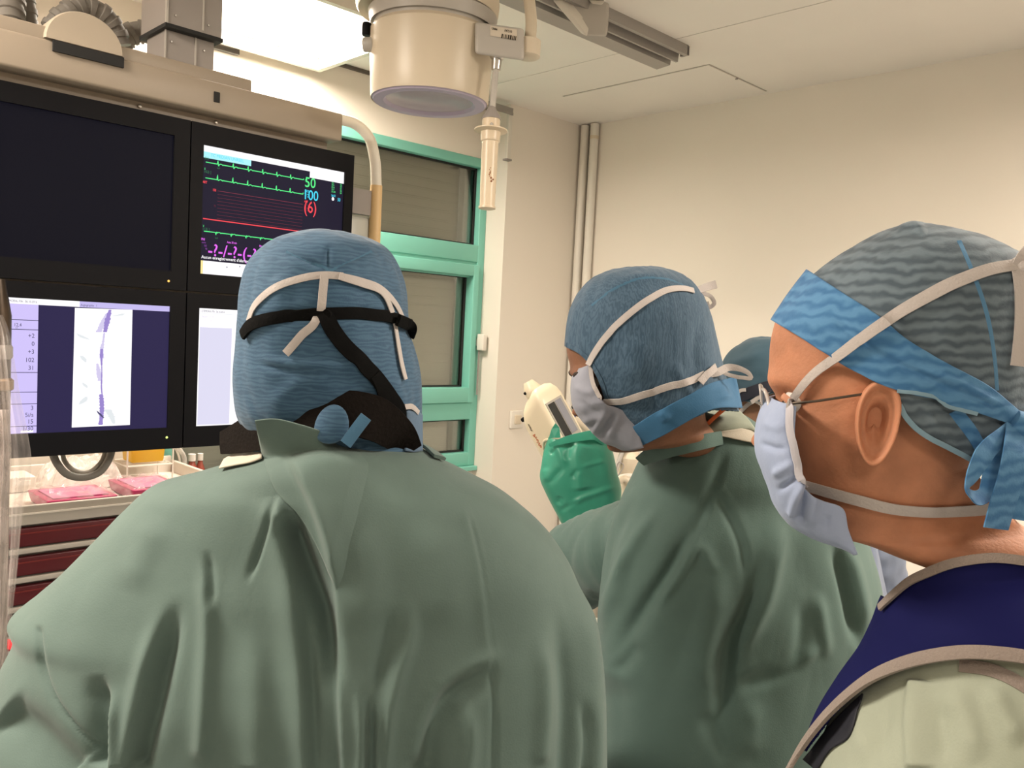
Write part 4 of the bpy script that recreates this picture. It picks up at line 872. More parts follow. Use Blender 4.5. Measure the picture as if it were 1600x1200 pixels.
        b_ = MB() if not brows else MB().tube(smooth_path([tf(sd * .014, .096, .031), tf(sd * .028, .098, .036), tf(sd * .042, .091, .036), tf(sd * .052, .080, .031)], 14), [.0012] + [.0034] * 11 + [.002, .0012], n=8); brows and b_.build('eyebrow', mat('brow_hair', (.03, .02, .015), rough=.9), o, smooth=True)
        # eyelids
        lid = MB(); L_ = []
        for zo, yo in ((.0085, .0855), (.006, .0885), (.0035, .0895)):
            L_.append([tf(sd * x_, yo - (x_ - .031) ** 2 * 30, .017 + zo - (x_ - .031) ** 2 * 22) for x_ in np.linspace(.017, .046, 9)])
        Vv = [p for row in L_ for p in row]; lid.add(Vv, [(a * 9 + b, a * 9 + b + 1, (a + 1) * 9 + b + 1, (a + 1) * 9 + b) for a in range(2) for b in range(8)]); lid.build('eyelid', skin, o, smooth=True)
    return o, tf
def skin_mat(name, col, var=.12):
    m = mat(name, col, rough=.58, bump=.13, scale=360, var=var, vscale=30, spec=.25, sss=.12); return m
# ------------------------------------------------------------------ hands: palm and five bent fingers grown from a skeleton
def hand(parent, wrist, out, up, side, m, name='glove'):
    """wrist point, direction of the fingers, back-of-hand direction, side = +1 when the thumb lies to out x up"""
    o_ = np.array(out, float); o_ /= np.linalg.norm(o_); u = np.array(up, float); u -= o_ * o_.dot(u); u /= np.linalg.norm(u); s = np.cross(o_, u) * side
    w = np.array(wrist, float); mb = MB()
    def P(a, b, c): return w + o_ * a + s * b + u * c
    sec = [(-.05, .027, .020), (0, .027, .019), (.02, .034, .017), (.05, .041, .0155), (.08, .042, .014), (.095, .040, .011), (.10, .034, .006)]
    n = 20; V = []
    for a, hw, hh in sec:
        for k in range(n):
            t = 2 * math.pi * k / n; V.append(P(a, hw * math.copysign(abs(math.cos(t)) ** .75, math.cos(t)), hh * math.sin(t)))
    F = [(i * n + k, i * n + (k + 1) % n, (i + 1) * n + (k + 1) % n, (i + 1) * n + k) for i in range(len(sec) - 1) for k in range(n)] + [tuple(reversed(range(n))), tuple(range((len(sec) - 1) * n, len(sec) * n))]
    mb.add(V, F)
    for b, L, curl in ((.030, .075, .5), (.010, .083, .55), (-.011, .077, .6), (-.031, .060, .7)):
        pts = []; a, c, ang = .085, .0, .15
        for k in range(13):
            pts.append(P(a, b * (1 + .08 * k / 12), c)); 
            if k in (3, 7, 10): ang += curl * .75
            a += L / 12 * math.cos(ang); c -= L / 12 * math.sin(ang)
        mb.tube(pts, [.0092, .0092, .0092, .0095, .0088, .0086, .0086, .0088, .0080, .0078, .0078, .007, .004], n=10)
    pts = [P(.015, .026, -.004), P(.03, .040, -.008), P(.045, .053, -.012), P(.058, .060, -.018), P(.070, .063, -.025), P(.080, .063, -.032), P(.085, .062, -.036)]
    mb.tube(pts, [.014, .0135, .0115, .0110, .0105, .0085, .004], n=10)
    return mb.build(name, m, parent, smooth=True)
def legs(parent, x, y, head, m_tr, m_shoe, top=.78):
    f = np.array([math.cos(head), math.sin(head), 0]); r = np.array([f[1], -f[0], 0])
    for sd in (-1, 1):
        c = np.array([x, y, 0]) + r * sd * .10
        MB().tube([c + UP * top, c + UP * .6, c + UP * .48 + f * .01, c + UP * .3 - f * .01, c + UP * .10 - f * .01, c + UP * .06 - f * .01], [.09, .082, .066, .066, .060, .060], n=20).build('trouser_leg', m_tr, parent, smooth=True)
        q = [(-.09, .030, .045), (-.07, .038, .06), (-.02, .040, .075), (.04, .043, .07), (.10, .046, .055), (.14, .040, .045), (.165, .024, .03)]; n = 18; V = []
        for a, hw, hh in q:
            for k in range(n):
                t = 2 * math.pi * k / n; V.append(c + f * a + r * hw * math.cos(t) + UP * max(.0, hh * .5 + hh * .5 * math.sin(t) * 1.0))
        F = [(i * n + k, i * n + (k + 1) % n, (i + 1) * n + (k + 1) % n, (i + 1) * n + k) for i in range(len(q) - 1) for k in range(n)] + [tuple(reversed(range(n))), tuple(range((len(q) - 1) * n, len(q) * n))]
        MB().add(V, F).build('shoe', m_shoe, parent, smooth=True)
# ------------------------------------------------------------------ green drape over the injector
t = thing('surgical_drape', 'creased emerald green drape wrapped round the cream injector', 'drape', at(905, 740, 2.36))
dd = 2.40
rr = [(857, 682, dd, 950, 682, dd, .075, .07), (850, 705, dd, 955, 697, dd, .085, .08), (846, 728, dd, 960, 718, dd, .09, .085), (844, 748, dd, 964, 738, dd, .09, .085), (852, 768, dd, 968, 752, dd, .088, .085), (863, 790, dd, 970, 768, dd, .085, .08), (873, 809, dd, 966, 800, dd, .08, .075), (880, 830, dd, 960, 830, dd, .075, .07), (885, 900, dd, 955, 900, dd, .07, .07)]
G = loft(rr, nu=200, nv=150, e=2.8, bias=.5)
def Q(x, y): return (780 + x / 4.617, 560 + y / 4.617)
fd = [(p_[0], p_[1] * .7) + tuple(p_[2:]) for p_ in [([Q(360, 570), Q(420, 640), Q(470, 760), Q(480, 800)], .010, 7, 6), ([Q(400, 560), Q(500, 640), Q(570, 590)], -.007, 4, 5), ([Q(500, 640), Q(490, 700), Q(480, 740)], -.007, 4, 4), ([Q(470, 780), Q(400, 850), Q(350, 930)], -.009, 5, 5), ([Q(570, 790), Q(520, 870)], -.008, 4, 4), ([Q(570, 790), Q(650, 770), Q(780, 735)], .005, 3, 4),
 ([Q(580, 600), Q(560, 700), Q(570, 790), Q(590, 960)], .013, 9, 16, 'ridge', (.1, .1)), ([Q(360, 690), Q(400, 665)], -.006, 3, 3), ([Q(440, 990), Q(420, 1060)], -.008, 5, 5), ([Q(880, 910), Q(700, 970), Q(580, 1015), Q(440, 1130)], .008, 4, 5), ([Q(420, 1110), Q(500, 1070), Q(580, 1020)], -.007, 4, 4), ([Q(330, 780), Q(350, 900)], .006, 6, 6), ([Q(640, 620), Q(640, 800), Q(680, 940)], -.003, 16, 16)]]
G = wrinkle(G, vertex_normals(G), fd, noise=.0004, nscale=10, seed=8)
dr = grid_mesh('cloth', G, mat('drape_emerald', (.038, .260, .175), rough=.42, bump=.05, scale=400, var=.08, vscale=20, spec=.4), t, cap0=False, cap1=False)
md = dr.modifiers.new('thickness', 'SOLIDIFY'); md.thickness = .0015
DG = mat('drape_emerald', (0, 0, 0))
# folded cuff and standing flap at its upper edge
free_ribbon('cuff', [(858, 696, 2.318), (872, 691, 2.312), (890, 686, 2.308), (910, 682, 2.305), (928, 680, 2.31), (946, 688, 2.33)], np.interp(np.linspace(0, 1, 50), [0, .3, 1], [.010, .020, .030]), .002, DG, t)
FP_ = [at(857, 686, 2.325), at(862, 670, 2.318), at(868, 661, 2.31), at(874, 668, 2.31), at(876, 684, 2.312), at(866, 684, 2.312)]
mesh_obj('flap', FP_ + [p + AX[:, 2] * .004 for p in FP_], [tuple(range(6)), tuple(range(11, 5, -1))] + [(i, (i + 1) % 6, 6 + (i + 1) % 6, 6 + i) for i in range(6)], DG, t, smooth=False)
# ------------------------------------------------------------------ fabrics and skins
def woven(name, col, rough=.75, bump=.10, stripes=None):
    """non-woven theatre cloth; stripes = (second colour, wave scale, distortion, mapping scale)"""
    m = mat(name, col, rough=rough, bump=bump, scale=520, var=.06, vscale=9, spec=.25, sheen=.12)
    if stripes:
        c2, sc, dist, mp_ = stripes[:4]; nt = m.node_tree; N = nt.nodes; L = nt.links; b = N['Principled BSDF']
        tc = N.new('ShaderNodeTexCoord'); mp = N.new('ShaderNodeMapping'); mp.inputs['Scale'].default_value = mp_; L.new(tc.outputs['Object'], mp.inputs[0])
        if len(stripes) > 4: mp.inputs['Rotation'].default_value = stripes[4]
        w = N.new('ShaderNodeTexWave'); w.wave_type = 'BANDS'; w.bands_direction = 'Z'; w.inputs['Scale'].default_value = sc; w.inputs['Distortion'].default_value = dist
        w.inputs['Detail'].default_value = 1.5; w.inputs['Detail Scale'].default_value = 2.2; L.new(mp.outputs[0], w.inputs['Vector'])
        n = N.new('ShaderNodeTexNoise'); n.inputs['Scale'].default_value = 28; n.inputs['Detail'].default_value = 4; L.new(tc.outputs['Object'], n.inputs['Vector'])
        ml = N.new('ShaderNodeMath'); ml.operation = 'MULTIPLY_ADD'; ml.inputs[1].default_value = .55; L.new(w.outputs['Fac'], ml.inputs[0])
        m2 = N.new('ShaderNodeMath'); m2.operation = 'MULTIPLY'; m2.inputs[1].default_value = .55; L.new(n.outputs['Fac'], m2.inputs[0]); L.new(m2.outputs[0], ml.inputs[2])
        r = N.new('ShaderNodeValToRGB'); r.color_ramp.elements[0].position = .30; r.color_ramp.elements[1].position = .78
        r.color_ramp.elements[0].color = (*col, 1); r.color_ramp.elements[1].color = (*c2, 1); L.new(ml.outputs[0], r.inputs[0]); L.new(r.outputs[0], b.inputs['Base Color'])
    return m
GOWN = woven('gown_green', (.094, .142, .126)); GOWN2 = woven('gown_green_shaded', (.080, .132, .116)); SCRUB = woven('scrub_green', (.30, .33, .26)); SCRUBW = woven('scrub_cream', (.52, .47, .38))  # darker gown green: same cloth, with its shade put into the colour
CAP1 = woven('hood_blue', (.031, .078, .140), stripes=((.052, .115, .188), 70, 7, (.3, .3, 1)))
CAP2 = woven('hood_blue_grey', (.036, .074, .118), stripes=((.060, .108, .162), 90, 9, (1, 1, .3), (0, 1.4, 0)))
CAP3 = woven('cap_sheer', (.062, .088, .112), stripes=((.130, .172, .205), 34, 3.5, (1, 1, 1), (0.0, .10, 0)))
BAND3 = woven('cap_band_blue', (.040, .140, .300), stripes=((.085, .225, .410), 30, 5, (1, 1, 1)))
CAP4 = woven('cap_teal', (.035, .075, .105)); MASK = woven('mask_blue', (.30, .36, .51), bump=.06); MASKG = woven('mask_grey', (.27, .28, .33), bump=.06)
TIE = woven('tie_white', (.47, .43, .41), bump=.2); BLK = mat('black_strap', (.005, .005, .005), rough=.85, bump=.15, scale=300, spec=.06); BLKM = mat('black_collar', (.010, .008, .007), rough=.9, bump=.3, scale=260, spec=.06)
NAVY = mat('navy_vinyl', (.007, .008, .062), rough=.75, bump=.04, scale=80, var=.1, spec=.08); TRIM = woven('grey_binding', (.23, .19, .165), bump=.35); ORANGE = mat('orange_binding', (.75, .16, .04), rough=.7)
SK1 = skin_mat('skin_light', (.42, .25, .17)); SK2 = skin_mat('skin_brown', (.22, .105, .060)); SK3 = skin_mat('skin_warm', (.47, .210, .118), .18); SK4 = skin_mat('skin_tan', (.26, .14, .085))
TROU = woven('trouser_green', (.12, .20, .17)); SHOE = mat('clog_white', (.6, .58, .55), rough=.5); GLOVE = mat('latex_glove', (.62, .58, .50), rough=.45)
HEAD0 = math.atan2(FWD[1], FWD[0])
RAD = math.radians
def person(label, xy): return thing('person', label, 'person', (xy[0], xy[1], 0))
def patch_on(name, bvh, top, bot, lift, m, parent, nu=40, nv=40, fallback=1.0, thick=.0015, folds=(), dmax=None, dcap=None, facing=False):
    """a layer of cloth lying on a surface between two picture paths; lift(s, t) is its standing off"""
    T = smooth_path(top, nu); B = smooth_path(bot, nu); D = np.full((nv, nu), np.nan); NN = np.full((nv, nu, 3), np.nan)
    PX = np.empty((nv, nu)); PY = np.empty((nv, nu))
    for j in range(nv):
        t = j / (nv - 1); q = T * (1 - t) + B * t; PX[j], PY[j] = q[:, 0], q[:, 1]
        for i in range(nu):
            r = ray(*q[i][:2]); l = np.linalg.norm(r); h = bvh.ray_cast(Vector(EYE), Vector(r / l), 20)
            if h[0] is not None and (dmax is None or h[3] / l < dmax): D[j, i] = h[3] / l; n_ = np.array(h[1]); NN[j, i] = n_ if n_.dot(r) < 0 else -n_
    for j in range(nv - 2, -1, -1):
        b = np.isnan(D[j]); D[j, b] = D[j + 1, b]; NN[j, b] = NN[j + 1, b]
    for j in range(1, nv):
        b = np.isnan(D[j]); D[j, b] = D[j - 1, b]; NN[j, b] = NN[j - 1, b]
    b = np.isnan(D); D[b] = np.nanmean(D) if (~b).any() else fallback; NN[np.isnan(NN).any(-1)] = -f_
    for _ in range(6):
        for arr in (D,): 
            p = np.pad(arr, 1, mode='edge'); arr[:] = (p[1:-1, 1:-1] * 2 + p[:-2, 1:-1] + p[2:, 1:-1] + p[1:-1, :-2] + p[1:-1, 2:]) / 6
        p = np.pad(NN, ((1, 1), (1, 1), (0, 0)), mode='edge'); NN = (p[1:-1, 1:-1] * 2 + p[:-2, 1:-1] + p[2:, 1:-1] + p[1:-1, :-2] + p[1:-1, 2:]) / 6
    NN /= np.linalg.norm(NN, axis=-1)[..., None] + 1e-9
    if facing: NN[:] = -f_
    if dcap is not None:
        w_ = np.clip((np.linspace(0, 1, nu) - .45) / .4, 0, 1)[None, :]; w_ = w_ * w_ * (3 - 2 * w_); D = D * w_ + np.minimum(D, np.linspace(dcap[0], dcap[1], nv)[:, None]) * (1 - w_)
    G = np.empty((nv, nu, 3)); S, Tt = np.meshgrid(np.linspace(0, 1, nu), np.linspace(0, 1, nv))
    for j in range(nv):
        for i in range(nu): G[j, i] = EYE + ray(PX[j, i], PY[j, i]) * D[j, i]
    h = lift(S, Tt) * np.ones_like(S)
    for f in folds: h = h + fold_field(PX, PY, *f)
    G = G + NN * h[..., None]
    o = grid_mesh(name, G, m, parent, closed_u=False)
    md = o.modifiers.new('thickness', 'SOLIDIFY'); md.thickness = thick; md.offset = -1
    return o
def shell(name, G, m, parent, keep_fn, thick=.0016):
    """part of a loft: keep_fn decides on the picture positions of its points, the hidden side follows the same outline"""
    px, py, _ = to_px(G); o = grid_mesh(name, G, m, parent, keep=keep_fn(px, py))
    md = o.modifiers.new('thickness', 'SOLIDIFY'); md.thickness = thick; md.offset = 1
    return o
def between(x, xs, ys): return np.interp(x, xs, ys)
# ================================================================== person one: back view, blue hood
D1 = .96
hc = at(511, 548, D1)
p1 = person('person seen from behind in pale green gown with black straps over a blue hood', hc[:2])
b1, tf1 = figure('body', p1, hc, HEAD0 + RAD(6), RAD(-2), SK1, body_face=HEAD0 + RAD(4), ears=False, scale=.92, trunk=.62)
legs(p1, *at(500, 1200, 1.0)[:2], HEAD0, TROU, SHOE)
dg = .96
def g(y, xa, xb, tn, tfar, d=dg, ya=None, yb=None): return (xa, y if ya is None else ya, d, xb, y if yb is None else yb, d, tn, tfar)
rings = [g(700, 436, 606, .098, .07, ya=696, yb=692), g(706, 412, 642, .108, .085, ya=706, yb=698), g(720, 352, 684, .116, .10, ya=724, yb=716), g(738, 300, 738, .122, .11, ya=740, yb=744), g(762, 246, 782, .127, .12, ya=756, yb=768), g(795, 202, 818, .132, .125), g(835, 164, 858, .138, .13), g(880, 118, 888, .146, .135),
         g(920, 72, 906, .15, .14), g(955, 35, 921, .155, .15), g(985, 42, 930, .16, .15), g(1030, 22, 938, .165, .15), g(1090, -4, 944, .165, .155), g(1200, -30, 946, .17, .16), g(1380, -10, 940, .17, .16), g(1650, 60, 920, .17, .17), g(2100, 70, 930, .18, .18)]
G = loft(rings, nu=420, nv=330, e=2.15, bias=.75)
folds1 = [
 ([(434, 768), (420, 820), (402, 870), (384, 918)], -.006, 7, 5), ([(446, 800), (470, 860), (498, 930), (516, 1010), (524, 1100)], -.026, 20, 16, 'ridge', (.12, .5)),
 ([(452, 700), (486, 760), (516, 840), (529, 920), (532, 1010), (535, 1100), (540, 1230)], .014, 7, 70, 'ridge', (.1, .02)),
 ([(432, 772), (447, 860), (462, 960), (474, 1060), (486, 1220)], .010, 26, 12, 'ridge', (.08, .02)), ([(466, 900), (480, 1000), (492, 1220)], -.008, 10, 10, 'ridge', (.42, .02)),
 ([(284, 925), (266, 985), (248, 1060), (232, 1130), (214, 1200)], -.017, 13, 16, 'ridge', (.38, .02)), ([(262, 930), (240, 1000), (218, 1080), (196, 1200)], .008, 16, 10, 'ridge', (.42, .02)),
 ([(152, 1050), (157, 1110), (158, 1200)], -.015, 18, 12, 'ridge', (.3, .05)), ([(178, 1070), (180, 1200)], .008, 9, 9, 'ridge', (.42, .02)),
 ([(318, 860), (326, 940), (322, 1060), (316, 1200)], .008, 15, 12, 'ridge', (.25, .1)), ([(322, 856), (330, 900), (331, 960)], -.006, 7, 7),
 ([(60, 975), (66, 1040), (84, 1090), (118, 1138), (170, 1200)], -.0045, 4, 5, 'ridge', (.05, .02)), ([(0, 1110), (50, 1150), (110, 1210)], -.016, 40, 30, 'ridge', (.1, .02)),
 ([(727, 785), (748, 860), (764, 967), (772, 1060), (771, 1220)], -.0035, 5, 3, 'ridge', (.1, .02)), ([(727, 785), (748, 860), (764, 967), (772, 1060)], .003, 14, 4, 'ridge', (.1, .1)),
 ([(790, 1036), (740, 1062), (699, 1092), (678, 1135), (668, 1210)], -.014, 22, 24, 'ridge', (.36, .02)), ([(790, 1010), (730, 1050), (690, 1075), (662, 1130), (650, 1200)], .006, 14, 12, 'ridge', (.2, .1)),
 ([(638, 920), (644, 985), (622, 1060), (606, 1130), (598, 1210)], .009, 16, 9, 'ridge', (.42, .02)), ([(612, 940), (600, 1020), (590, 1090)], -.005, 14, 10),
 ([(578, 1075), (582, 1140), (580, 1220)], -.009, 8, 6, 'ridge', (.42, .02)), ([(600, 1090), (598, 1220)], -.006, 6, 6, 'ridge', (.42, .02)), ([(558, 1060), (566, 1130), (562, 1220)], .005, 8, 8, 'ridge', (.42, .02)),
 ([(896, 890), (914, 960), (925, 1060), (926, 1210)], .010, 16, 14, 'ridge', (.36, .02)), ([(868, 930), (882, 1020), (888, 1100), (884, 1220)], -.010, 16, 12, 'ridge', (.42, .02)), ([(842, 980), (852, 1080), (846, 1200)], .006, 14, 12, 'ridge', (.3, .1)),
 ([(908, 1080), (915, 1140), (912, 1220)], -.008, 6, 6, 'ridge', (.42, .02)), ([(660, 800), (690, 900), (700, 1000)], .004, 40, 30), ([(560, 800), (580, 900), (570, 1000)], .005, 30, 24), ([(250, 800), (225, 860), (200, 930)], .005, 24, 24), ([(390, 960), (400, 1060), (404, 1200)], .006, 26, 22, 'ridge', (.42, .02)), ([(722, 1090), (735, 1150), (730, 1210)], .007, 14, 12, 'ridge', (.42, .02))]
G = wrinkle(G, vertex_normals(G), folds1, noise=.0011, nscale=9)
gown1 = grid_mesh('gown', G, GOWN, p1, cap0=True, cap1=True)
bg1 = bvh_of([gown1])
# standing collar edge of the right back panel, lying over the left one
def lift1(s, t): return .0125 * np.clip(1.15 - 1.1 * s, 0, 1) * np.clip(1 - .75 * t, 0, 1) + .001
patch_on('back_panel_edge', bg1, [(401, 658), (428, 655), (472, 664), (520, 679), (565, 692), (615, 698)], [(412, 712), (436, 770), (466, 800), (496, 850), (520, 905), (534, 960)][:6], lambda s, t: .006 - .012 * np.clip((s - .75) / .25, 0, 1), GOWN, p1, nu=60, nv=50, dcap=(.852, .905), facing=True, folds=[([(440, 690), (475, 750), (510, 830), (526, 930)], .006, 10, 16)])
strap('collar_band', bg1, [(556, 694), (596, 691), (636, 694), (668, 706), (685, 720)], .018, GOWN, p1, lift=.004, thick=.003)
mesh_ = patch_on('undershirt', bg1, [(352, 724), (372, 712), (392, 700), (410, 692)], [(345, 738), (370, 733), (396, 728), (412, 722)], lambda s, t: .004 + 0 * s, SCRUBW, p1, nu=16, nv=10)
# sleeves and gloved hands reach forward, out of sight
def sleeve(pts, rad, m, parent, cuff=True):
    P = smooth_path([at(*p) for p in pts], 40); R = np.interp(np.linspace(0, 1, 40), np.linspace(0, 1, len(rad)), rad)
    R = R * (1 + .035 * np.sin(np.arange(40) * 1.1) + .02 * np.sin(np.arange(40) * 2.3))
    G = np.array(MB().tube(P, R, n=56, closed=False).V).reshape(40, 56, 3); G = smooth_path_index(G.reshape(40, -1), 90).reshape(90, 56, 3)
    grid_mesh('sleeve', wrinkle(G, vertex_normals(G), [], noise=.0042, nscale=16, seed=12), m, parent)
    return P
P = sleeve([(190, 1040, .98), (150, 1110, 1.08), (200, 1150, 1.28), (290, 1120, 1.40)], [.062, .060, .055, .045], GOWN, p1); hand(p1, P[-1], P[-1] - P[-4], UP, 1, GLOVE)
P = sleeve([(820, 980, 1.0), (800, 1060, 1.10), (700, 1080, 1.26), (600, 1030, 1.36)], [.07, .07, .058, .045], GOWN, p1); hand(p1, P[-1], P[-1] - P[-4], UP, -1, GLOVE)
# hood
dh = D1
hr = [(505, 366, dh, 517, 366, dh, .020, .030), (472, 370, dh, 556, 369, dh, .056, .075), (440, 381, dh, 586, 380, dh, .082, .096), (416, 396, dh, 606, 395, dh, .100, .108), (398, 420, dh, 621, 420, dh, .112, .115), (388, 455, dh, 631, 455, dh, .118, .108), (384, 495, dh, 634, 495, dh, .120, .122),
      (382, 520, dh, 636, 520, dh, .118, .112), (379, 545, dh, 644, 545, dh, .115, .108), (375, 575, dh, 652, 575, dh, .112, .104), (374, 605, dh, 656, 605, dh, .106, .10), (378, 640, dh, 657, 640, dh, .098, .09), (388, 670, dh, 656, 670, dh, .082, .085), (404, 705, dh, 655, 705, dh, .078, .085)]
H_ = loft(hr, nu=200, nv=120, e=2.05, bias=.4)
hf = [([(440, 392), (480, 408), (512, 424)], -.0035, 4, 4), ([(512, 424), (545, 408), (585, 392)], -.0035, 4, 4), ([(512, 384), (512, 424)], -.003, 4, 4), ([(384, 508), (450, 494), (520, 491), (600, 495), (636, 508)], -.005, 9, 9), ([(402, 556), (460, 568), (530, 570), (600, 566)], .003, 8, 6), ([(395, 566), (450, 578), (520, 580)], -.003, 5, 5), ([(420, 640), (470, 600), (520, 596)], .003, 14, 14), ([(600, 580), (625, 620), (630, 660)], .004, 16, 12), ([(640, 560), (648, 620), (640, 690)], -.003, 7, 7), ([(430, 430), (450, 470)], .002, 16, 16)]
H_ = wrinkle(H_, vertex_normals(H_), hf, noise=.0008, nscale=26, seed=3)
hood1 = shell('hood', H_, CAP1, p1, lambda px, py: py > 0, .0015)
bh1 = bvh_of([hood1])
strap('hood_seam', bh1, [(448, 394), (482, 410), (512, 426), (512, 432)], .0035, woven('seam_blue', (.05, .13, .21)), hood1, lift=.0012, thick=.0006); strap('hood_seam', bh1, [(512, 426), (545, 410), (580, 394)], .0035, woven('seam_blue', (.05, .13, .21)), hood1, lift=.0012, thick=.0006)
mt = thing('mask_tie', 'tie', 'tie', hc); 
for k_ in ('label', 'category'): del mt[k_]
mt.parent = p1; mt.location = (hc - ORG[p1]).tolist()
strap('tie', bh1, [(392, 502), (399, 482), (425, 455), (465, 438), (510, 431), (535, 433)], .0078, TIE, mt, lift=.0028); strap('tie', bh1, [(530, 433), (560, 440), (592, 452), (614, 474), (629, 502)], .0078, TIE, mt, lift=.0026)
strap('tie_tail', bh1, [(506, 432), (504, 455), (501, 480), (494, 502), (472, 524), (449, 552)], .0085, TIE, mt, lift=.0042); strap('tie_tail', bh1, [(528, 433), (560, 444), (590, 456), (606, 485), (615, 530), (622, 570), (628, 594)], .0082, TIE, mt, lift=.0046)
hb_ = thing('eyewear_strap', '', '', hc)
for k_ in ('label', 'category'): 
    if k_ in hb_: del hb_[k_]
hb_.parent = p1; hb_.location = (hc - ORG[p1]).tolist()
strap('head_band', bh1, [(385, 524), (394, 511), (425, 498), (470, 492), (512, 490), (565, 491), (608, 497), (637, 508)], .0125, BLK, hb_, lift=.0045, thick=.003)
free_ribbon('band_end', [(622, 500, .90), (636, 506, .925), (643, 514, .95), (640, 524, .965)], .013, .003, BLK, hb_); free_ribbon('band_end', [(396, 508, .885), (387, 518, .92), (386, 526, .95)], .012, .003, BLK, hb_)
strap('hanging_strap', bh1, [(506, 494), (528, 530), (556, 560), (584, 590), (606, 618), (620, 644), (617, 668), (600, 686)], .0165, BLK, hb_, lift=.005, thick=.0025)
strap('hanging_strap', bh1, [(580, 585), (592, 606), (596, 640), (590, 668), (585, 690)], .013, BLK, hb_, lift=.0065, thick=.002)
sd_ = MB().lathe([(.006, -.002), (.0075, 0), (.006, .004)], trace_on(bh1, [(507, 492), (508, 493)], 5, .004)[0][2], axis=-AX[:, 2], n=18).build('knot', BLK, hb_, smooth=True)
# neck collar of dark lead cloth
cw = .047
P = smooth_path([at(346, 692, .965), at(376, 682, .925), at(420, 666, .885), at(475, 650, .862), at(530, 644, .857), at(580, 652, .866), at(618, 676, .892), at(640, 705, .93)], 60)
ribbon('neck_collar', P, np.broadcast_to(-f_ * .9 + UP * .15, P.shape).copy(), np.r_[np.linspace(.026, .046, 20), np.full(25, .047), np.linspace(.046, .03, 15)], .003, BLKM, p1)
kn = thing('hood_tie', '', '', hc); kn.parent = p1; kn.location = (hc - ORG[p1]).tolist()
for k_ in ('label', 'category'):
    if k_ in kn: del kn[k_]
V = []; F = []; n1, n2 = 14, 24
for i in range(n1):
    q = i / (n1 - 1)
    for k in range(n2):
        a = 2 * math.pi * k / n2; r_q = math.sin(q * math.pi / 2)
        x_ = 518 + 27 * r_q * math.cos(a) - 4 * r_q * math.sin(a); y_ = 668 + (36 if math.sin(a) < 0 else 26) * r_q * math.sin(a)
        V.append(at(x_, y_, .846 + .006 * (1 - math.cos(q * math.pi / 2)) ))
for i in range(n1 - 1):
    for k in range(n2): F.append((i * n2 + k, i * n2 + (k + 1) % n2, (i + 1) * n2 + (k + 1) % n2, (i + 1) * n2 + k))
mesh_obj('tie_loop', V, F, CAP1, kn)
free_ribbon('tie_end', [(540, 694, .846), (556, 672, .843), (572, 651, .843)], .0125, .001, woven('tie_blue', (.06, .155, .26)), kn)
patch_on('mask_edge', bh1, [(630, 640), (644, 640), (655, 648)], [(628, 704), (642, 706), (655, 704)], lambda s, t: .003 + 0 * s, woven('mask_dim', (.10, .16, .24)), p1, nu=14, nv=20)
strap('ear_tie', bh1, [(626, 634), (637, 635), (648, 645)], .006, TIE, p1, lift=.005)
# ================================================================== person two: green gown with shade in its colour, head bowed in profile
hc = at(1004, 582, 1.24)
p2 = person('person bowing in profile with blue hood and grey mask, in a green gown with shade in its colour', at(1120, 900, 1.32)[:2])
b2, tf2 = figure('body', p2, hc, HEAD0 + RAD(93), RAD(24), SK2, body_face=HEAD0 + RAD(52), tshift=RGT * .07 + FWD * .125, ears=False, trunk=.55, scale=.985)
legs(p2, *at(1130, 900, 1.36)[:2], HEAD0 + RAD(40), TROU, SHOE)
dg = 1.34
def g2(xa, ya, xb, yb, tn, tfar, d=dg, s=0.0): return (xa, ya, d + s, xb, yb, d - s, tn, tfar)
rings = [g2(1082, 660, 1160, 648, .095, .05), g2(1058, 676, 1182, 662, .108, .06), g2(1032, 692, 1208, 678, .118, .075), g2(1006, 714, 1240, 698, .125, .09), g2(988, 748, 1274, 724, .130, .11), g2(970, 782, 1306, 758, .13, .125), g2(954, 826, 1332, 805, .142, .13), g2(944, 880, 1352, 860, .15, .14), g2(938, 935, 1366, 915, .155, .14), g2(934, 990, 1368, 970, .155, .14), g2(932, 1050, 1352, 1035, .155, .14), g2(930, 1200, 1335, 1190, .16, .15), g2(930, 1450, 1335, 1440, .16, .16), g2(940, 1800, 1350, 1800, .17, .17)]
G = loft(rings, nu=300, nv=260, e=2.1, bias=.7)
def T2(x, y): return (840 + x / 2.143, 640 + y / 2.143)
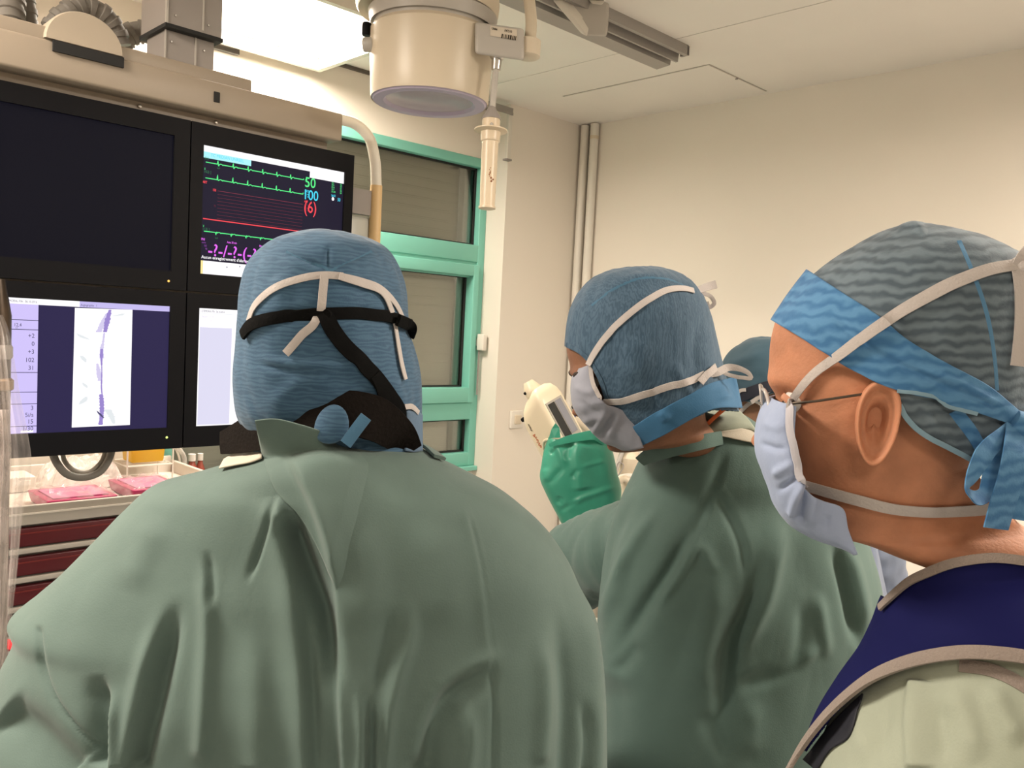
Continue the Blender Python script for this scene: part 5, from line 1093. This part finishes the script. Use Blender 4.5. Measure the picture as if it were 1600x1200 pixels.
folds2 = [([T2(640, 110), T2(600, 230), T2(560, 330), T2(500, 480)], -.005, 10, 8), ([T2(560, 240), T2(620, 320), T2(680, 450), T2(700, 620)], -.005, 8, 8), ([T2(330, 280), T2(250, 420), T2(215, 560), T2(200, 680)], -.010, 10, 14),
 ([T2(540, 330), T2(440, 540), T2(330, 700), T2(250, 860)], -.012, 12, 16), ([T2(560, 400), T2(470, 560), T2(390, 680)], .008, 12, 8), ([T2(420, 300), T2(330, 440), T2(250, 600), T2(225, 760)], .008, 12, 10), ([T2(310, 440), T2(280, 580), T2(250, 690)], .005, 8, 10),
 ([T2(830, 330), T2(800, 480), T2(760, 640), T2(700, 760), T2(650, 860)], .013, 22, 14), ([T2(760, 470), T2(720, 620), T2(640, 790), T2(620, 960), T2(600, 1130)], -.016, 14, 16), ([T2(600, 500), T2(600, 640), T2(560, 800), T2(540, 1000)], .010, 26, 20),
 ([T2(980, 400), T2(1020, 520), T2(1060, 680), T2(1085, 830)], -.016, 12, 8), ([T2(1020, 430), T2(1060, 560), T2(1100, 760)], .008, 8, 14), ([T2(900, 820), T2(800, 880), T2(700, 920), T2(640, 960)], -.009, 14, 14), ([T2(960, 780), T2(860, 850), T2(760, 890)], .006, 12, 10),
 ([T2(940, 600), T2(960, 760), T2(970, 850)], .006, 10, 10), ([T2(890, 620), T2(880, 800), T2(850, 900)], -.006, 12, 12), ([T2(250, 870), T2(240, 1000), T2(235, 1190)], -.012, 40, 34), ([T2(700, 960), T2(720, 1060), T2(700, 1180)], .005, 20, 20), ([T2(540, 1000), T2(600, 1100), T2(640, 1190)], -.006, 14, 14),
 ([T2(345, 770), T2(290, 850), T2(240, 890)], -.006, 10, 14), ([T2(540, 440), T2(575, 500), T2(600, 560)], .003, 10, 10)]
G = wrinkle(G, vertex_normals(G), folds2, noise=.0020, nscale=9, seed=5)
gown2 = grid_mesh('gown', G, GOWN2, p2)
bg2 = bvh_of([gown2])
P = sleeve([(1062, 850, 1.35), (975, 862, 1.45), (885, 892, 1.60), (800, 930, 1.80), (720, 960, 1.92)], [.085, .082, .072, .058, .045], GOWN2, p2); hand(p2, P[-1], P[-1] - P[-4], UP, 1, GLOVE)
P = sleeve([(1260, 880, 1.45), (1200, 960, 1.62), (1080, 985, 1.78), (950, 980, 1.90)], [.075, .072, .058, .045], GOWN2, p2); hand(p2, P[-1], P[-1] - P[-4], UP, -1, GLOVE)
patch_on('shirt_collar', bg2, [(1086, 681), (1103, 664), (1120, 648), (1138, 634)], [(1112, 682), (1140, 678), (1170, 676), (1188, 690)], lambda s, t: .006 + .012 * (1 - t), SCRUB, p2, nu=20, nv=16)
free_ribbon('gown_collar', [(1000, 721, 1.285), (1014, 713, 1.258), (1040, 703, 1.225), (1072, 696, 1.21), (1100, 690, 1.212), (1128, 684, 1.23)], np.interp(np.linspace(0, 1, 50), [0, .3, 1], [.018, .026, .020]), .002, GOWN2, p2)
free_ribbon('collar_binding', [(1085, 684, 1.252), (1103, 665, 1.25), (1121, 648, 1.25), (1139, 633, 1.25)], .006, .0015, ORANGE, p2)
patch_on('gown_neckline', bg2, [(1108, 682), (1140, 676), (1165, 672), (1190, 674)], [(1120, 684), (1150, 690), (1180, 696), (1215, 700)], lambda s, t: .006 + 0 * s, SCRUBW, p2, nu=16, nv=10)
d2 = 1.24
hr = [(990, 419, d2, 1022, 419, d2, .02, .02), (955, 424, d2, 1052, 427, d2, .052, .05), (925, 438, d2, 1076, 441, d2, .074, .07), (905, 458, d2, 1094, 462, d2, .088, .085), (892, 484, d2, 1105, 488, d2, .096, .09), (886, 512, d2, 1112, 516, d2, .099, .095), (884, 540, d2, 1119, 546, d2, .099, .096),
      (886, 566, d2, 1126, 574, d2, .097, .094), (895, 592, d2, 1133, 602, d2, .094, .09), (908, 618, d2, 1144, 626, d2, .090, .088), (930, 644, d2, 1150, 640, d2, .084, .082), (955, 668, d2, 1150, 646, d2, .079, .077), (985, 692, d2, 1148, 650, d2, .074, .072)]
H_ = loft(hr, nu=180, nv=130, e=2.1, bias=.4)
hf = [([(930, 470), (1000, 434), (1060, 440)], .003, 6, 10), ([(1105, 480), (1085, 540), (1090, 600)], -.003, 10, 10), ([(940, 620), (1000, 640), (1040, 650)], -.002, 8, 8), ([(985, 520), (1000, 560), (985, 600)], .004, 22, 18), ([(1050, 560), (1070, 600), (1090, 625)], .003, 8, 8), ([(1020, 600), (1025, 650)], -.003, 6, 6)]
H_ = wrinkle(H_, vertex_normals(H_), hf, noise=.0010, nscale=24, seed=7)
fx2 = [540, 548, 566, 590, 620, 650, 672, 700]; fe2 = [880, 903, 924, 938, 948, 957, 985, 992]
hood2 = shell('hood', H_, CAP2, p2, lambda px, py: ((py < 541) | (px > between(py, fx2, fe2))) & (py < between(px, [980, 1000, 1030, 1075, 1112, 1155], [700, 697, 681, 657, 641, 643])), .0016)
bh2 = bvh_of([hood2]);  ba2 = bvh_of([hood2, b2])
strap('hood_hem', bvh_grid(H_), [(887, 539), (904, 547), (924, 566), (938, 590), (948, 620), (957, 652), (970, 668)], .007, CAP2, hood2, lift=.002)
strap('hood_seam', bh2, [(925, 478), (960, 452), (1000, 436), (1045, 438), (1085, 456)], .004, woven('seam_blue', (.05, .13, .21)), hood2, lift=.0012, thick=.0006)
# lower flap of the hood folded at the neck
patch_on('hood_flap', bh2, [(984, 668), (1030, 640), (1075, 616), (1110, 598), (1146, 590)], [(1000, 693), (1032, 678), (1075, 654), (1112, 638), (1152, 640)], lambda s, t: .004 + .004 * t, woven('hood_flap_blue', (.035, .125, .24)), p2, nu=40, nv=24, folds=[([(1030, 640), (1045, 655)], .004, 6, 6), ([(1120, 600), (1128, 630)], .004, 8, 8)])
# mask: wraps from the near cheek round the nose to the far cheek
def mask(name, rows, d, wn, wf, m, parent, pleats, lat, nv=60, nu=64, e=2.0):
    """rows of (front x, y, near edge x, y)"""
    R = smooth_path_index(np.array(rows, float), nv); th = np.linspace(-math.pi / 2, math.pi / 2, nu); G = np.empty((nv, nu, 3)); lat = np.asarray(lat, float)
    for j, r in enumerate(R):
        B = at(r[2], r[3], d); A = at(r[0], r[1], d); h = A - B; c, s = np.cos(th), np.sin(th)
        k = 1 - .18 * abs(j / (nv - 1) - .45) * 2
        G[j] = B + (np.abs(c) ** (2 / e))[:, None] * h + (np.where(s < 0, wn, wf) * k * np.sign(s) * np.abs(s) ** (2 / 2.3))[:, None] * lat
    N = vertex_normals(G, False); G = wrinkle(G, N, pleats, noise=.0007, nscale=30)
    o = grid_mesh(name, G, m, parent, closed_u=False); md = o.modifiers.new('thickness', 'SOLIDIFY'); md.thickness = .0014; md.offset = 0
    return o
face2 = np.array([math.cos(HEAD0 + RAD(86)), math.sin(HEAD0 + RAD(86)), 0]); lat2 = np.array([-face2[1], face2[0], 0]); lat2 = lat2 if lat2.dot(FWD) > 0 else -lat2
ml2 = [([(920, 590), (945, 630), (956, 660)], .002, 8, 8), ([(900, 620), (930, 645), (950, 652)], -.003, 5, 5), ([(905, 660), (935, 650), (952, 640)], .004, 6, 6), ([(935, 690), (948, 664), (962, 640)], -.004, 5, 5), ([(925, 680), (938, 660), (950, 642)], .004, 5, 5), ([(950, 688), (960, 664), (972, 640)], .003, 5, 5), ([(897, 600), (915, 612), (935, 612)], .003, 6, 6)]
mask2 = mask('mask', [(901, 576, 921, 566), (894, 590, 924, 580), (892, 606, 928, 596), (893, 622, 934, 612), (898, 640, 944, 624), (910, 656, 960, 630), (925, 674, 980, 642), (944, 690, 990, 664), (968, 700, 1000, 690)], 1.245, .082, .078, MASKG, p2, ml2, lat2)
ba2 = bvh_of([hood2, b2, mask2])
strap('mask_edge', ba2, [(922, 566), (924, 585), (932, 612), (944, 626), (952, 629)], .006, TIE, mask2, lift=.003)
strap('upper_tie', bh2, [(921, 570), (928, 556), (955, 518), (985, 490), (1015, 468), (1045, 454), (1070, 453), (1082, 456)], .0095, TIE, mask2, lift=.003)
strap('lower_tie', bh2, [(945, 626), (975, 624), (1010, 614), (1045, 603), (1080, 594), (1098, 585)], .010, TIE, mask2, lift=.0045)
dd = 1.235
free_ribbon('bow_tail', [(1080, 455, 1.20), (1095, 452, 1.215), (1108, 447, 1.22), (1119, 444, 1.222)], .012, .0012, TIE, mask2, twist=np.linspace(.9, 0, 50)); free_ribbon('bow_loop', [(1082, 456, 1.20), (1098, 458, 1.215), (1112, 465, 1.22), (1116, 474, 1.22), (1108, 480, 1.22), (1104, 472, 1.218)], .006, .001, TIE, mask2)
strap('bow_tail', bh2, [(1090, 598), (1098, 588), (1106, 580), (1112, 574)], .011, TIE, mask2, lift=.007)
free_ribbon('bow_loop', [(1098, 585, 1.165), (1120, 582, 1.17), (1140, 574, 1.18), (1158, 577, 1.18), (1172, 586, 1.18), (1174, 590, 1.18), (1160, 590, 1.18), (1140, 586, 1.18), (1126, 580, 1.175)], np.r_[np.full(15, .011), np.linspace(.011, .006, 15), np.full(20, .0055)], .001, TIE, mask2)
# ================================================================== person four: further back between the two profiles
hc = at(1206, 622, 2.0)
p4 = person('person mostly hidden behind the others, only teal cap, cheek and blue grey gown showing', at(1235, 900, 2.1)[:2])
b4, tf4 = figure('body', p4, hc, HEAD0 + RAD(60), RAD(8), SK4, body_face=HEAD0 + RAD(20), ears=False, trunk=.5, scale=.92, tshift=FWD * .05)
legs(p4, *at(1235, 900, 2.1)[:2], HEAD0, TROU, SHOE)
d4 = 2.0
hr = [(1190, 527, d4, 1212, 527, d4, .015, .015), (1168, 532, d4, 1240, 533, d4, .05, .05), (1148, 544, d4, 1262, 546, d4, .075, .07), (1134, 562, d4, 1274, 566, d4, .09, .085), (1126, 585, d4, 1280, 590, d4, .098, .094), (1124, 606, d4, 1280, 612, d4, .098, .094), (1128, 622, d4, 1276, 630, d4, .094, .09)]
H_ = loft(hr, nu=110, nv=70, bias=.3); H_ = wrinkle(H_, vertex_normals(H_), [([(1130, 575), (1170, 560), (1210, 552)], .004, 8, 8), ([(1150, 600), (1200, 585)], -.003, 8, 8)], noise=.001, nscale=20)
cap4 = shell('cap', H_, CAP4, p4, lambda px, py: py > 0, .0015)
ba4 = bvh_of([cap4, b4])
strap('cap_band', ba4, [(1140, 622), (1155, 620), (1175, 612), (1200, 604), (1230, 600)], .026, mat('band_navy', (.008, .010, .022), rough=.7), cap4, lift=.004, thick=.002)
strap('cap_tie', ba4, [(1153, 616), (1160, 610), (1168, 609)], .008, TIE, cap4, lift=.009, n=20)
strap('mask_tie', ba4, [(1155, 646), (1170, 632), (1190, 617), (1210, 604)], .010, TIE, p4, lift=.004)
dg = 2.08
rings = [(1175, 676, dg, 1245, 672, dg, .06, .06), (1140, 688, dg, 1275, 684, dg, .09, .09), (1105, 706, dg, 1310, 702, dg, .12, .11), (1080, 740, dg, 1338, 735, dg, .13, .12), (1070, 800, dg, 1356, 795, dg, .14, .13), (1070, 870, dg, 1368, 868, dg, .14, .14), (1075, 940, dg, 1382, 938, dg, .14, .14), (1080, 1000, dg, 1392, 1000, dg, .14, .14), (1085, 1250, dg, 1385, 1250, dg, .15, .15), (1090, 1450, dg, 1380, 1450, dg, .16, .16)]
G = loft(rings, nu=120, nv=100, e=2.1); G = wrinkle(G, vertex_normals(G), [([(1350, 780), (1362, 880), (1376, 1000)], .012, 8, 8), ([(1340, 800), (1352, 900), (1360, 1000)], -.012, 8, 8)], noise=.003, nscale=9)
gown4 = grid_mesh('gown', G, woven('gown_blue_grey', (.17, .20, .27)), p4)
patch_on('shirt_collar', bvh_of([gown4, b4]), [(1150, 650), (1160, 655), (1172, 664)], [(1150, 690), (1175, 690), (1200, 690)], lambda s, t: .006 + 0 * s, SCRUBW, p4, nu=12, nv=10)
P = sleeve([(1110, 800, 2.1), (1085, 880, 2.18), (1050, 900, 2.35), (1000, 880, 2.48)], [.07, .066, .055, .045], woven('gown_blue_grey', (.17, .20, .27)), p4); hand(p4, P[-1], P[-1] - P[-4], UP, 1, GLOVE)
P = sleeve([(1345, 800, 2.1), (1370, 900, 2.16), (1320, 925, 2.36), (1220, 900, 2.48)], [.07, .066, .055, .045], woven('gown_blue_grey', (.17, .20, .27)), p4); hand(p4, P[-1], P[-1] - P[-4], UP, -1, GLOVE)
# ================================================================== person three: near profile with glasses, apron and sheer cap
D3 = .755
hc = at(1356, 648, D3)
FA3 = HEAD0 + RAD(76)
p3 = person('nearest person in profile wearing thin glasses, blue cap, white mask and navy apron', at(1560, 1100, .78)[:2])
b3, tf3 = figure('body', p3, hc, FA3, RAD(7), SK3, body_face=HEAD0 + RAD(70), fscale=.86, tshift=RGT * .105 + UP * .045, trunk=.5, ear_dy=.022, nape=.097, brows=False, brow=.003)
legs(p3, *at(1560, 1100, .80)[:2], HEAD0 + RAD(64), TROU, SHOE)
# scrub shirt and lead apron
dg = .72
def g3(xa, ya, xb, yb, tn, tfar, d=dg): return (xa, ya, d, xb, yb, d, tn, tfar)
rings = [g3(1450, 842, 1690, 800, .045, .045), g3(1438, 872, 1712, 824, .05, .048), g3(1425, 905, 1730, 850, .052, .05), g3(1412, 932, 1745, 880, .072, .065), g3(1400, 965, 1760, 925, .092, .08), g3(1388, 1005, 1775, 980, .108, .09), g3(1366, 1055, 1790, 1040, .118, .10), g3(1330, 1110, 1800, 1105, .125, .11), g3(1295, 1170, 1810, 1170, .13, .115), g3(1275, 1240, 1815, 1240, .132, .12), g3(1250, 1400, 1810, 1400, .132, .125), g3(1250, 1800, 1800, 1800, .14, .13)]
G0 = loft(rings, nu=440, nv=400, e=2.1, bias=.6)
f3 = [([(1350, 1060), (1345, 1120), (1352, 1200)], .004, 16, 16), ([(1432, 1062), (1424, 1120), (1426, 1200)], .006, 8, 26, 'ridge', (.05, .02)), ([(1480, 1060), (1510, 1120), (1530, 1200)], .005, 24, 20), ([(1545, 1062), (1570, 1120), (1600, 1170)], .005, 18, 18), ([(1390, 1080), (1380, 1140), (1380, 1200)], -.003, 14, 14), ([(1465, 1090), (1480, 1200)], -.003, 16, 16)]
N0 = vertex_normals(G0)
sg = 1 if ((G0 - G0.reshape(-1, 3).mean(0)) * N0).sum() > 0 else -1
nx = [1330, 1392, 1402, 1425, 1450, 1475, 1500, 1550, 1600, 1660, 1900]; ny = [900, 940, 938, 918, 901, 889, 881, 873, 879, 820, 700]
ax3 = [1200, 1240, 1262, 1300, 1330, 1380, 1440, 1500, 1560, 1600, 1660, 1800]; ay3 = [1290, 1210, 1172, 1122, 1092, 1056, 1032, 1022, 1024, 1030, 1060, 1300]
Gv = G0 + N0 * sg * .004
apron3 = shell('apron', Gv, NAVY, p3, lambda px, py: (py > between(px, nx, ny)) & (py < between(px, ax3, ay3)), .004)
scrub3 = shell('scrub_shirt', wrinkle(G0 - N0 * sg * .006, N0, f3, noise=.0008, nscale=9), SCRUB, p3, lambda px, py: py > between(px, nx, ny) + 14, .0012)
ba3 = bvh_of([apron3]); bs3 = bvh_of([apron3, scrub3])
bgv = bvh_grid(Gv)
strap('neck_binding', bgv, [(1386, 954), (1396, 944), (1412, 929), (1432, 912), (1455, 898), (1480, 886), (1510, 878), (1550, 873), (1590, 876), (1640, 884)], .0078, TRIM, apron3, lift=.007, thick=.0022)
strap('armhole_binding', bgv, [(1236, 1222), (1262, 1176), (1300, 1126), (1335, 1092), (1382, 1058), (1440, 1034), (1500, 1023), (1560, 1025), (1620, 1036), (1680, 1068)], .0105, TRIM, apron3, lift=.007, thick=.003)
patch_on('apron_lining', bvh_of([scrub3]), [(1262, 1190), (1300, 1140), (1330, 1108), (1352, 1088)], [(1282, 1206), (1306, 1172), (1328, 1160), (1348, 1100)], lambda s, t: .004 + 0 * s, mat('lining_black', (.006, .007, .014), rough=.7), p3, nu=16, nv=12)
strap('sleeve_seam', bvh_of([scrub3]), [(1500, 1040), (1550, 1048), (1600, 1072), (1650, 1110)], .010, TRIM, scrub3, lift=.002)
P = sleeve([(1640, 1180, .62), (1680, 1350, .64), (1560, 1500, .74), (1380, 1480, .90)], [.07, .066, .055, .045], SCRUB, p3); hand(p3, P[-1], P[-1] - P[-4], UP, -1, SK3, 'hand')
# cap
hr = [(1418, 353, D3, 1436, 353, D3, .012, .012), (1392, 361, D3, 1458, 362, D3, .035, .03), (1362, 374, D3, 1500, 375, D3, .058, .05), (1335, 389, D3, 1540, 392, D3, .074, .066), (1308, 406, D3, 1572, 412, D3, .086, .078), (1282, 426, D3, 1592, 440, D3, .094, .088), (1256, 450, D3, 1600, 478, D3, .099, .094), (1232, 478, D3, 1604, 520, D3, .101, .096), (1212, 503, D3, 1606, 565, D3, .100, .095),
      (1204, 540, D3, 1608, 610, D3, .097, .093), (1204, 590, D3, 1606, 655, D3, .094, .09), (1210, 640, D3, 1600, 695, D3, .090, .087), (1230, 690, D3, 1594, 725, D3, .086, .083), (1270, 735, D3, 1590, 752, D3, .082, .08)]
H_ = loft(hr, nu=260, nv=190, e=2.05, bias=.4)
cx_ = [1190, 1214, 1250, 1288, 1336, 1362, 1388, 1398, 1406, 1414, 1424, 1450, 1480, 1519, 1560, 1640]; cy_ = [476, 490, 510, 533, 561, 578, 594, 615, 634, 650, 662, 683, 699, 720, 738, 760]
hf = [([(1400, 362), (1425, 356), (1450, 366)], .004, 6, 6), ([(1440, 600), (1480, 640), (1520, 690)], -.003, 12, 12), ([(1330, 440), (1400, 420), (1480, 420)], .002, 24, 24), ([(1440, 640), (1470, 672), (1510, 700)], .003, 8, 8)]
H_ = wrinkle(H_, vertex_normals(H_), hf, noise=.0009, nscale=22, seed=11)
cap3 = shell('cap', H_, CAP3, p3, lambda px, py: py < between(px, cx_, cy_), .0014)
bhg3 = bvh_grid(H_); bc3 = bvh_of([cap3]); bcb3 = bvh_of([cap3, b3])
band3 = patch_on('cap_band', bhg3, [(1267, 428), (1318, 461), (1378, 500), (1420, 533), (1480, 569), (1534, 599), (1596, 653)], [(1213, 504), (1250, 524), (1288, 549), (1336, 579), (1384, 603), (1480, 630), (1590, 668)], lambda s, t: .006 + .001 * np.sin(t * 3.1), BAND3, cap3, nu=90, nv=36,
         folds=[([(1300, 500), (1380, 555), (1470, 600), (1560, 640)], -.0022, 4, 5, 'ridge', (.1, .05)), ([(1420, 570), (1500, 600), (1570, 645)], .0016, 6, 6), ([(1240, 490), (1300, 525)], .001, 6, 6)], thick=.002)
strap('cap_hem', bhg3, [(1405, 632), (1414, 650), (1428, 666), (1452, 684), (1482, 699), (1520, 720), (1545, 732)], .0042, woven('hem_pale', (.20, .32, .40)), cap3, lift=.0028, n=110)
strap('cap_seam', bc3, [(1498, 378), (1520, 430), (1540, 490), (1552, 560), (1556, 610)], .0035, woven('seam_bright', (.08, .20, .34)), cap3, lift=.0012, thick=.0005)
strap('hem_stitch', bc3, [(1400, 610), (1440, 615), (1480, 630), (1520, 645)], .003, woven('hem_pale', (.20, .32, .40)), cap3, lift=.0062, thick=.0006)
strap('band_edge', bcb3, [(1492, 640), (1512, 668), (1530, 700)], .010, BAND3, cap3, lift=.002, thick=.0006)
# cap tie: knot, loop and two tails at the nape
TB = BAND3
bc4 = bvh_of([cap3, band3]); kp = trace_on(bc4, [(1582, 664), (1584, 665)], 5, .006)[0][2]; kd = float((kp - EYE) @ AX[:, 2])
MB().lathe([(.001, -.012), (.010, -.009), (.013, 0), (.010, .009), (.001, .012)], kp, axis=AX[:, 0] * .8 + AX[:, 1] * .5, n=18).build('tie_knot', TB, cap3, smooth=True)
free_ribbon('tie_loop', [(1586, 664, kd), (1566, 682, kd - .010), (1542, 704, kd - .018), (1524, 734, kd - .022), (1512, 764, kd - .022), (1524, 778, kd - .016), (1540, 772, kd - .010), (1548, 742, kd - .006), (1562, 706, kd - .004), (1588, 676, kd)], np.interp(np.linspace(0, 1, 70), [0, .3, .45, .55, 1], [.012, .017, .010, .012, .012]), .0012, TB, cap3, n=70, twist=np.interp(np.linspace(0, 1, 70), [0, .4, .5, .6, 1], [0, .2, 1.0, .3, 0]))
free_ribbon('tie_tail', [(1590, 668, kd - .006), (1588, 700, kd - .016), (1580, 745, kd - .020), (1566, 790, kd - .020), (1556, 826, kd - .018)], np.linspace(.020, .026, 50), .0012, TB, cap3, twist=np.linspace(0, .35, 50))
free_ribbon('tie_tail', [(1598, 668, kd), (1604, 710, kd - .010), (1602, 760, kd - .012), (1590, 812, kd - .010)], .022, .0012, TB, cap3)
# mask and its ties
face3 = np.array([math.cos(FA3), math.sin(FA3), 0]); lat3 = np.array([-face3[1], face3[0], 0]); lat3 = lat3 if lat3.dot(FWD) > 0 else -lat3
ml3 = [([(1186, 690), (1210, 700), (1234, 702)], -.003, 5, 5), ([(1190, 660), (1215, 668), (1230, 672)], .002, 7, 7), ([(1205, 745), (1230, 730), (1246, 724)], .004, 6, 6), ([(1212, 770), (1238, 752), (1252, 740)], -.004, 5, 5), ([(1250, 815), (1256, 780), (1262, 758)], -.006, 6, 6, 'ridge', (.1, .1)), ([(1238, 805), (1246, 775), (1256, 756)], .005, 6, 6, 'ridge', (.1, .1)), ([(1270, 825), (1270, 790), (1275, 764)], .004, 8, 8), ([(1290, 835), (1292, 800)], -.002, 7, 7)]
rows3 = [(1206, 621, 1236, 628), (1190, 644, 1234, 646), (1182, 674, 1233, 668), (1181, 702, 1238, 695), (1190, 732, 1244, 726), (1200, 759, 1251, 748), (1210, 786, 1272, 762), (1230, 813, 1302, 774), (1268, 835, 1311, 806), (1316, 847, 1325, 842)]
mask3 = mask('mask', rows3, D3 - .02, .066, .075, MASK, p3, ml3, lat3, nv=90, nu=90)
bm3 = bvh_of([mask3, b3]); ball = bvh_of([cap3, b3, mask3, band3])
strap('mask_edge', bm3, [(1237, 630), (1234, 650), (1234, 672), (1239, 698), (1244, 724), (1250, 744), (1262, 757), (1286, 766), (1308, 774)], .0062, woven('mask_edge_white', (.50, .49, .54)), mask3, lift=.003, thick=.0016)
strap('upper_tie', ball, [(1236, 634), (1250, 612), (1276, 584), (1310, 558), (1350, 528), (1400, 494), (1450, 464), (1500, 440), (1545, 424), (1588, 417)], np.interp(np.linspace(0, 1, 90), [0, .3, .7, 1], [.0065, .0085, .0105, .0095]), TIE, mask3, lift=.005, n=90)
strap('lower_tie', ball, [(1262, 757), (1300, 768), (1340, 779), (1390, 791), (1440, 796), (1490, 796), (1540, 794), (1620, 792)], .0098, TIE, mask3, lift=.004, n=80)
kp = trace_on(bc3, [(1588, 417), (1590, 420)], 5, .004)[0][2]; kd = float((kp - EYE) @ AX[:, 2])
MB().lathe([(.001, -.008), (.006, -.006), (.008, 0), (.006, .006), (.001, .008)], kp, axis=AX[:, 1], n=14).build('tie_knot', TIE, mask3, smooth=True)
free_ribbon('tie_tail', [(1592, 418, kd - .004), (1596, 450, kd - .008), (1597, 500, kd - .012), (1594, 540, kd - .012), (1590, 572, kd - .012)], .0115, .001, TIE, mask3); free_ribbon('tie_tail', [(1590, 416, kd - .004), (1598, 402, kd - .006), (1606, 392, kd - .004)], .010, .001, TIE, mask3)
# glasses
gl = bpy.data.objects.new('glasses', None); COL.objects.link(gl); gl.parent = p3; gl.location = (hc - ORG[p3]).tolist(); ORG[gl] = np.array(hc)
for sd in (-1, 1):
    rim = [tf3(sd * (.034 + .0255 * math.cos(a)), .106 - .16 * abs(.0255 * math.cos(a)) * (1 if math.cos(a) > 0 else 0), .010 + .0195 * math.sin(a)) for a in np.linspace(0, 2 * math.pi, 41)]
    MB().tube(rim, .0017, n=10).build('rim', mat('clear_frame', (.42, .38, .36), rough=.15), gl, smooth=True)
    V = [tf3(sd * .034, .1075, .010)] + rim[:-1]; mesh_obj('lens', V, [(0, 1 + k, 1 + (k + 1) % 40) for k in range(40)], glass_mat(), gl)
    MB().tube([tf3(sd * .059, .101, .016), tf3(sd * .068, .092, .018), tf3(sd * .0755, .06, .020), tf3(sd * .0800, .02, .024), tf3(sd * .0815, -.012, .028)], .0011, n=8).build('temple', mat('thin_metal', (.12, .10, .08), rough=.3, metal=.8), gl, smooth=True)
    MB().lathe([(.0005, -.001), (.004, -.0006), (.004, .0006), (.0005, .001)], tf3(sd * .011, .104, .0), axis=tf3(sd, 0, 0) - tf3(0, 0, 0), n=12).build('nose_pad', CHROME, gl, smooth=True)
MB().tube([tf3(-.010, .107, .014), tf3(0, .112, .016), tf3(.010, .107, .014)], .0013, n=8).build('bridge', CHROME, gl, smooth=True)
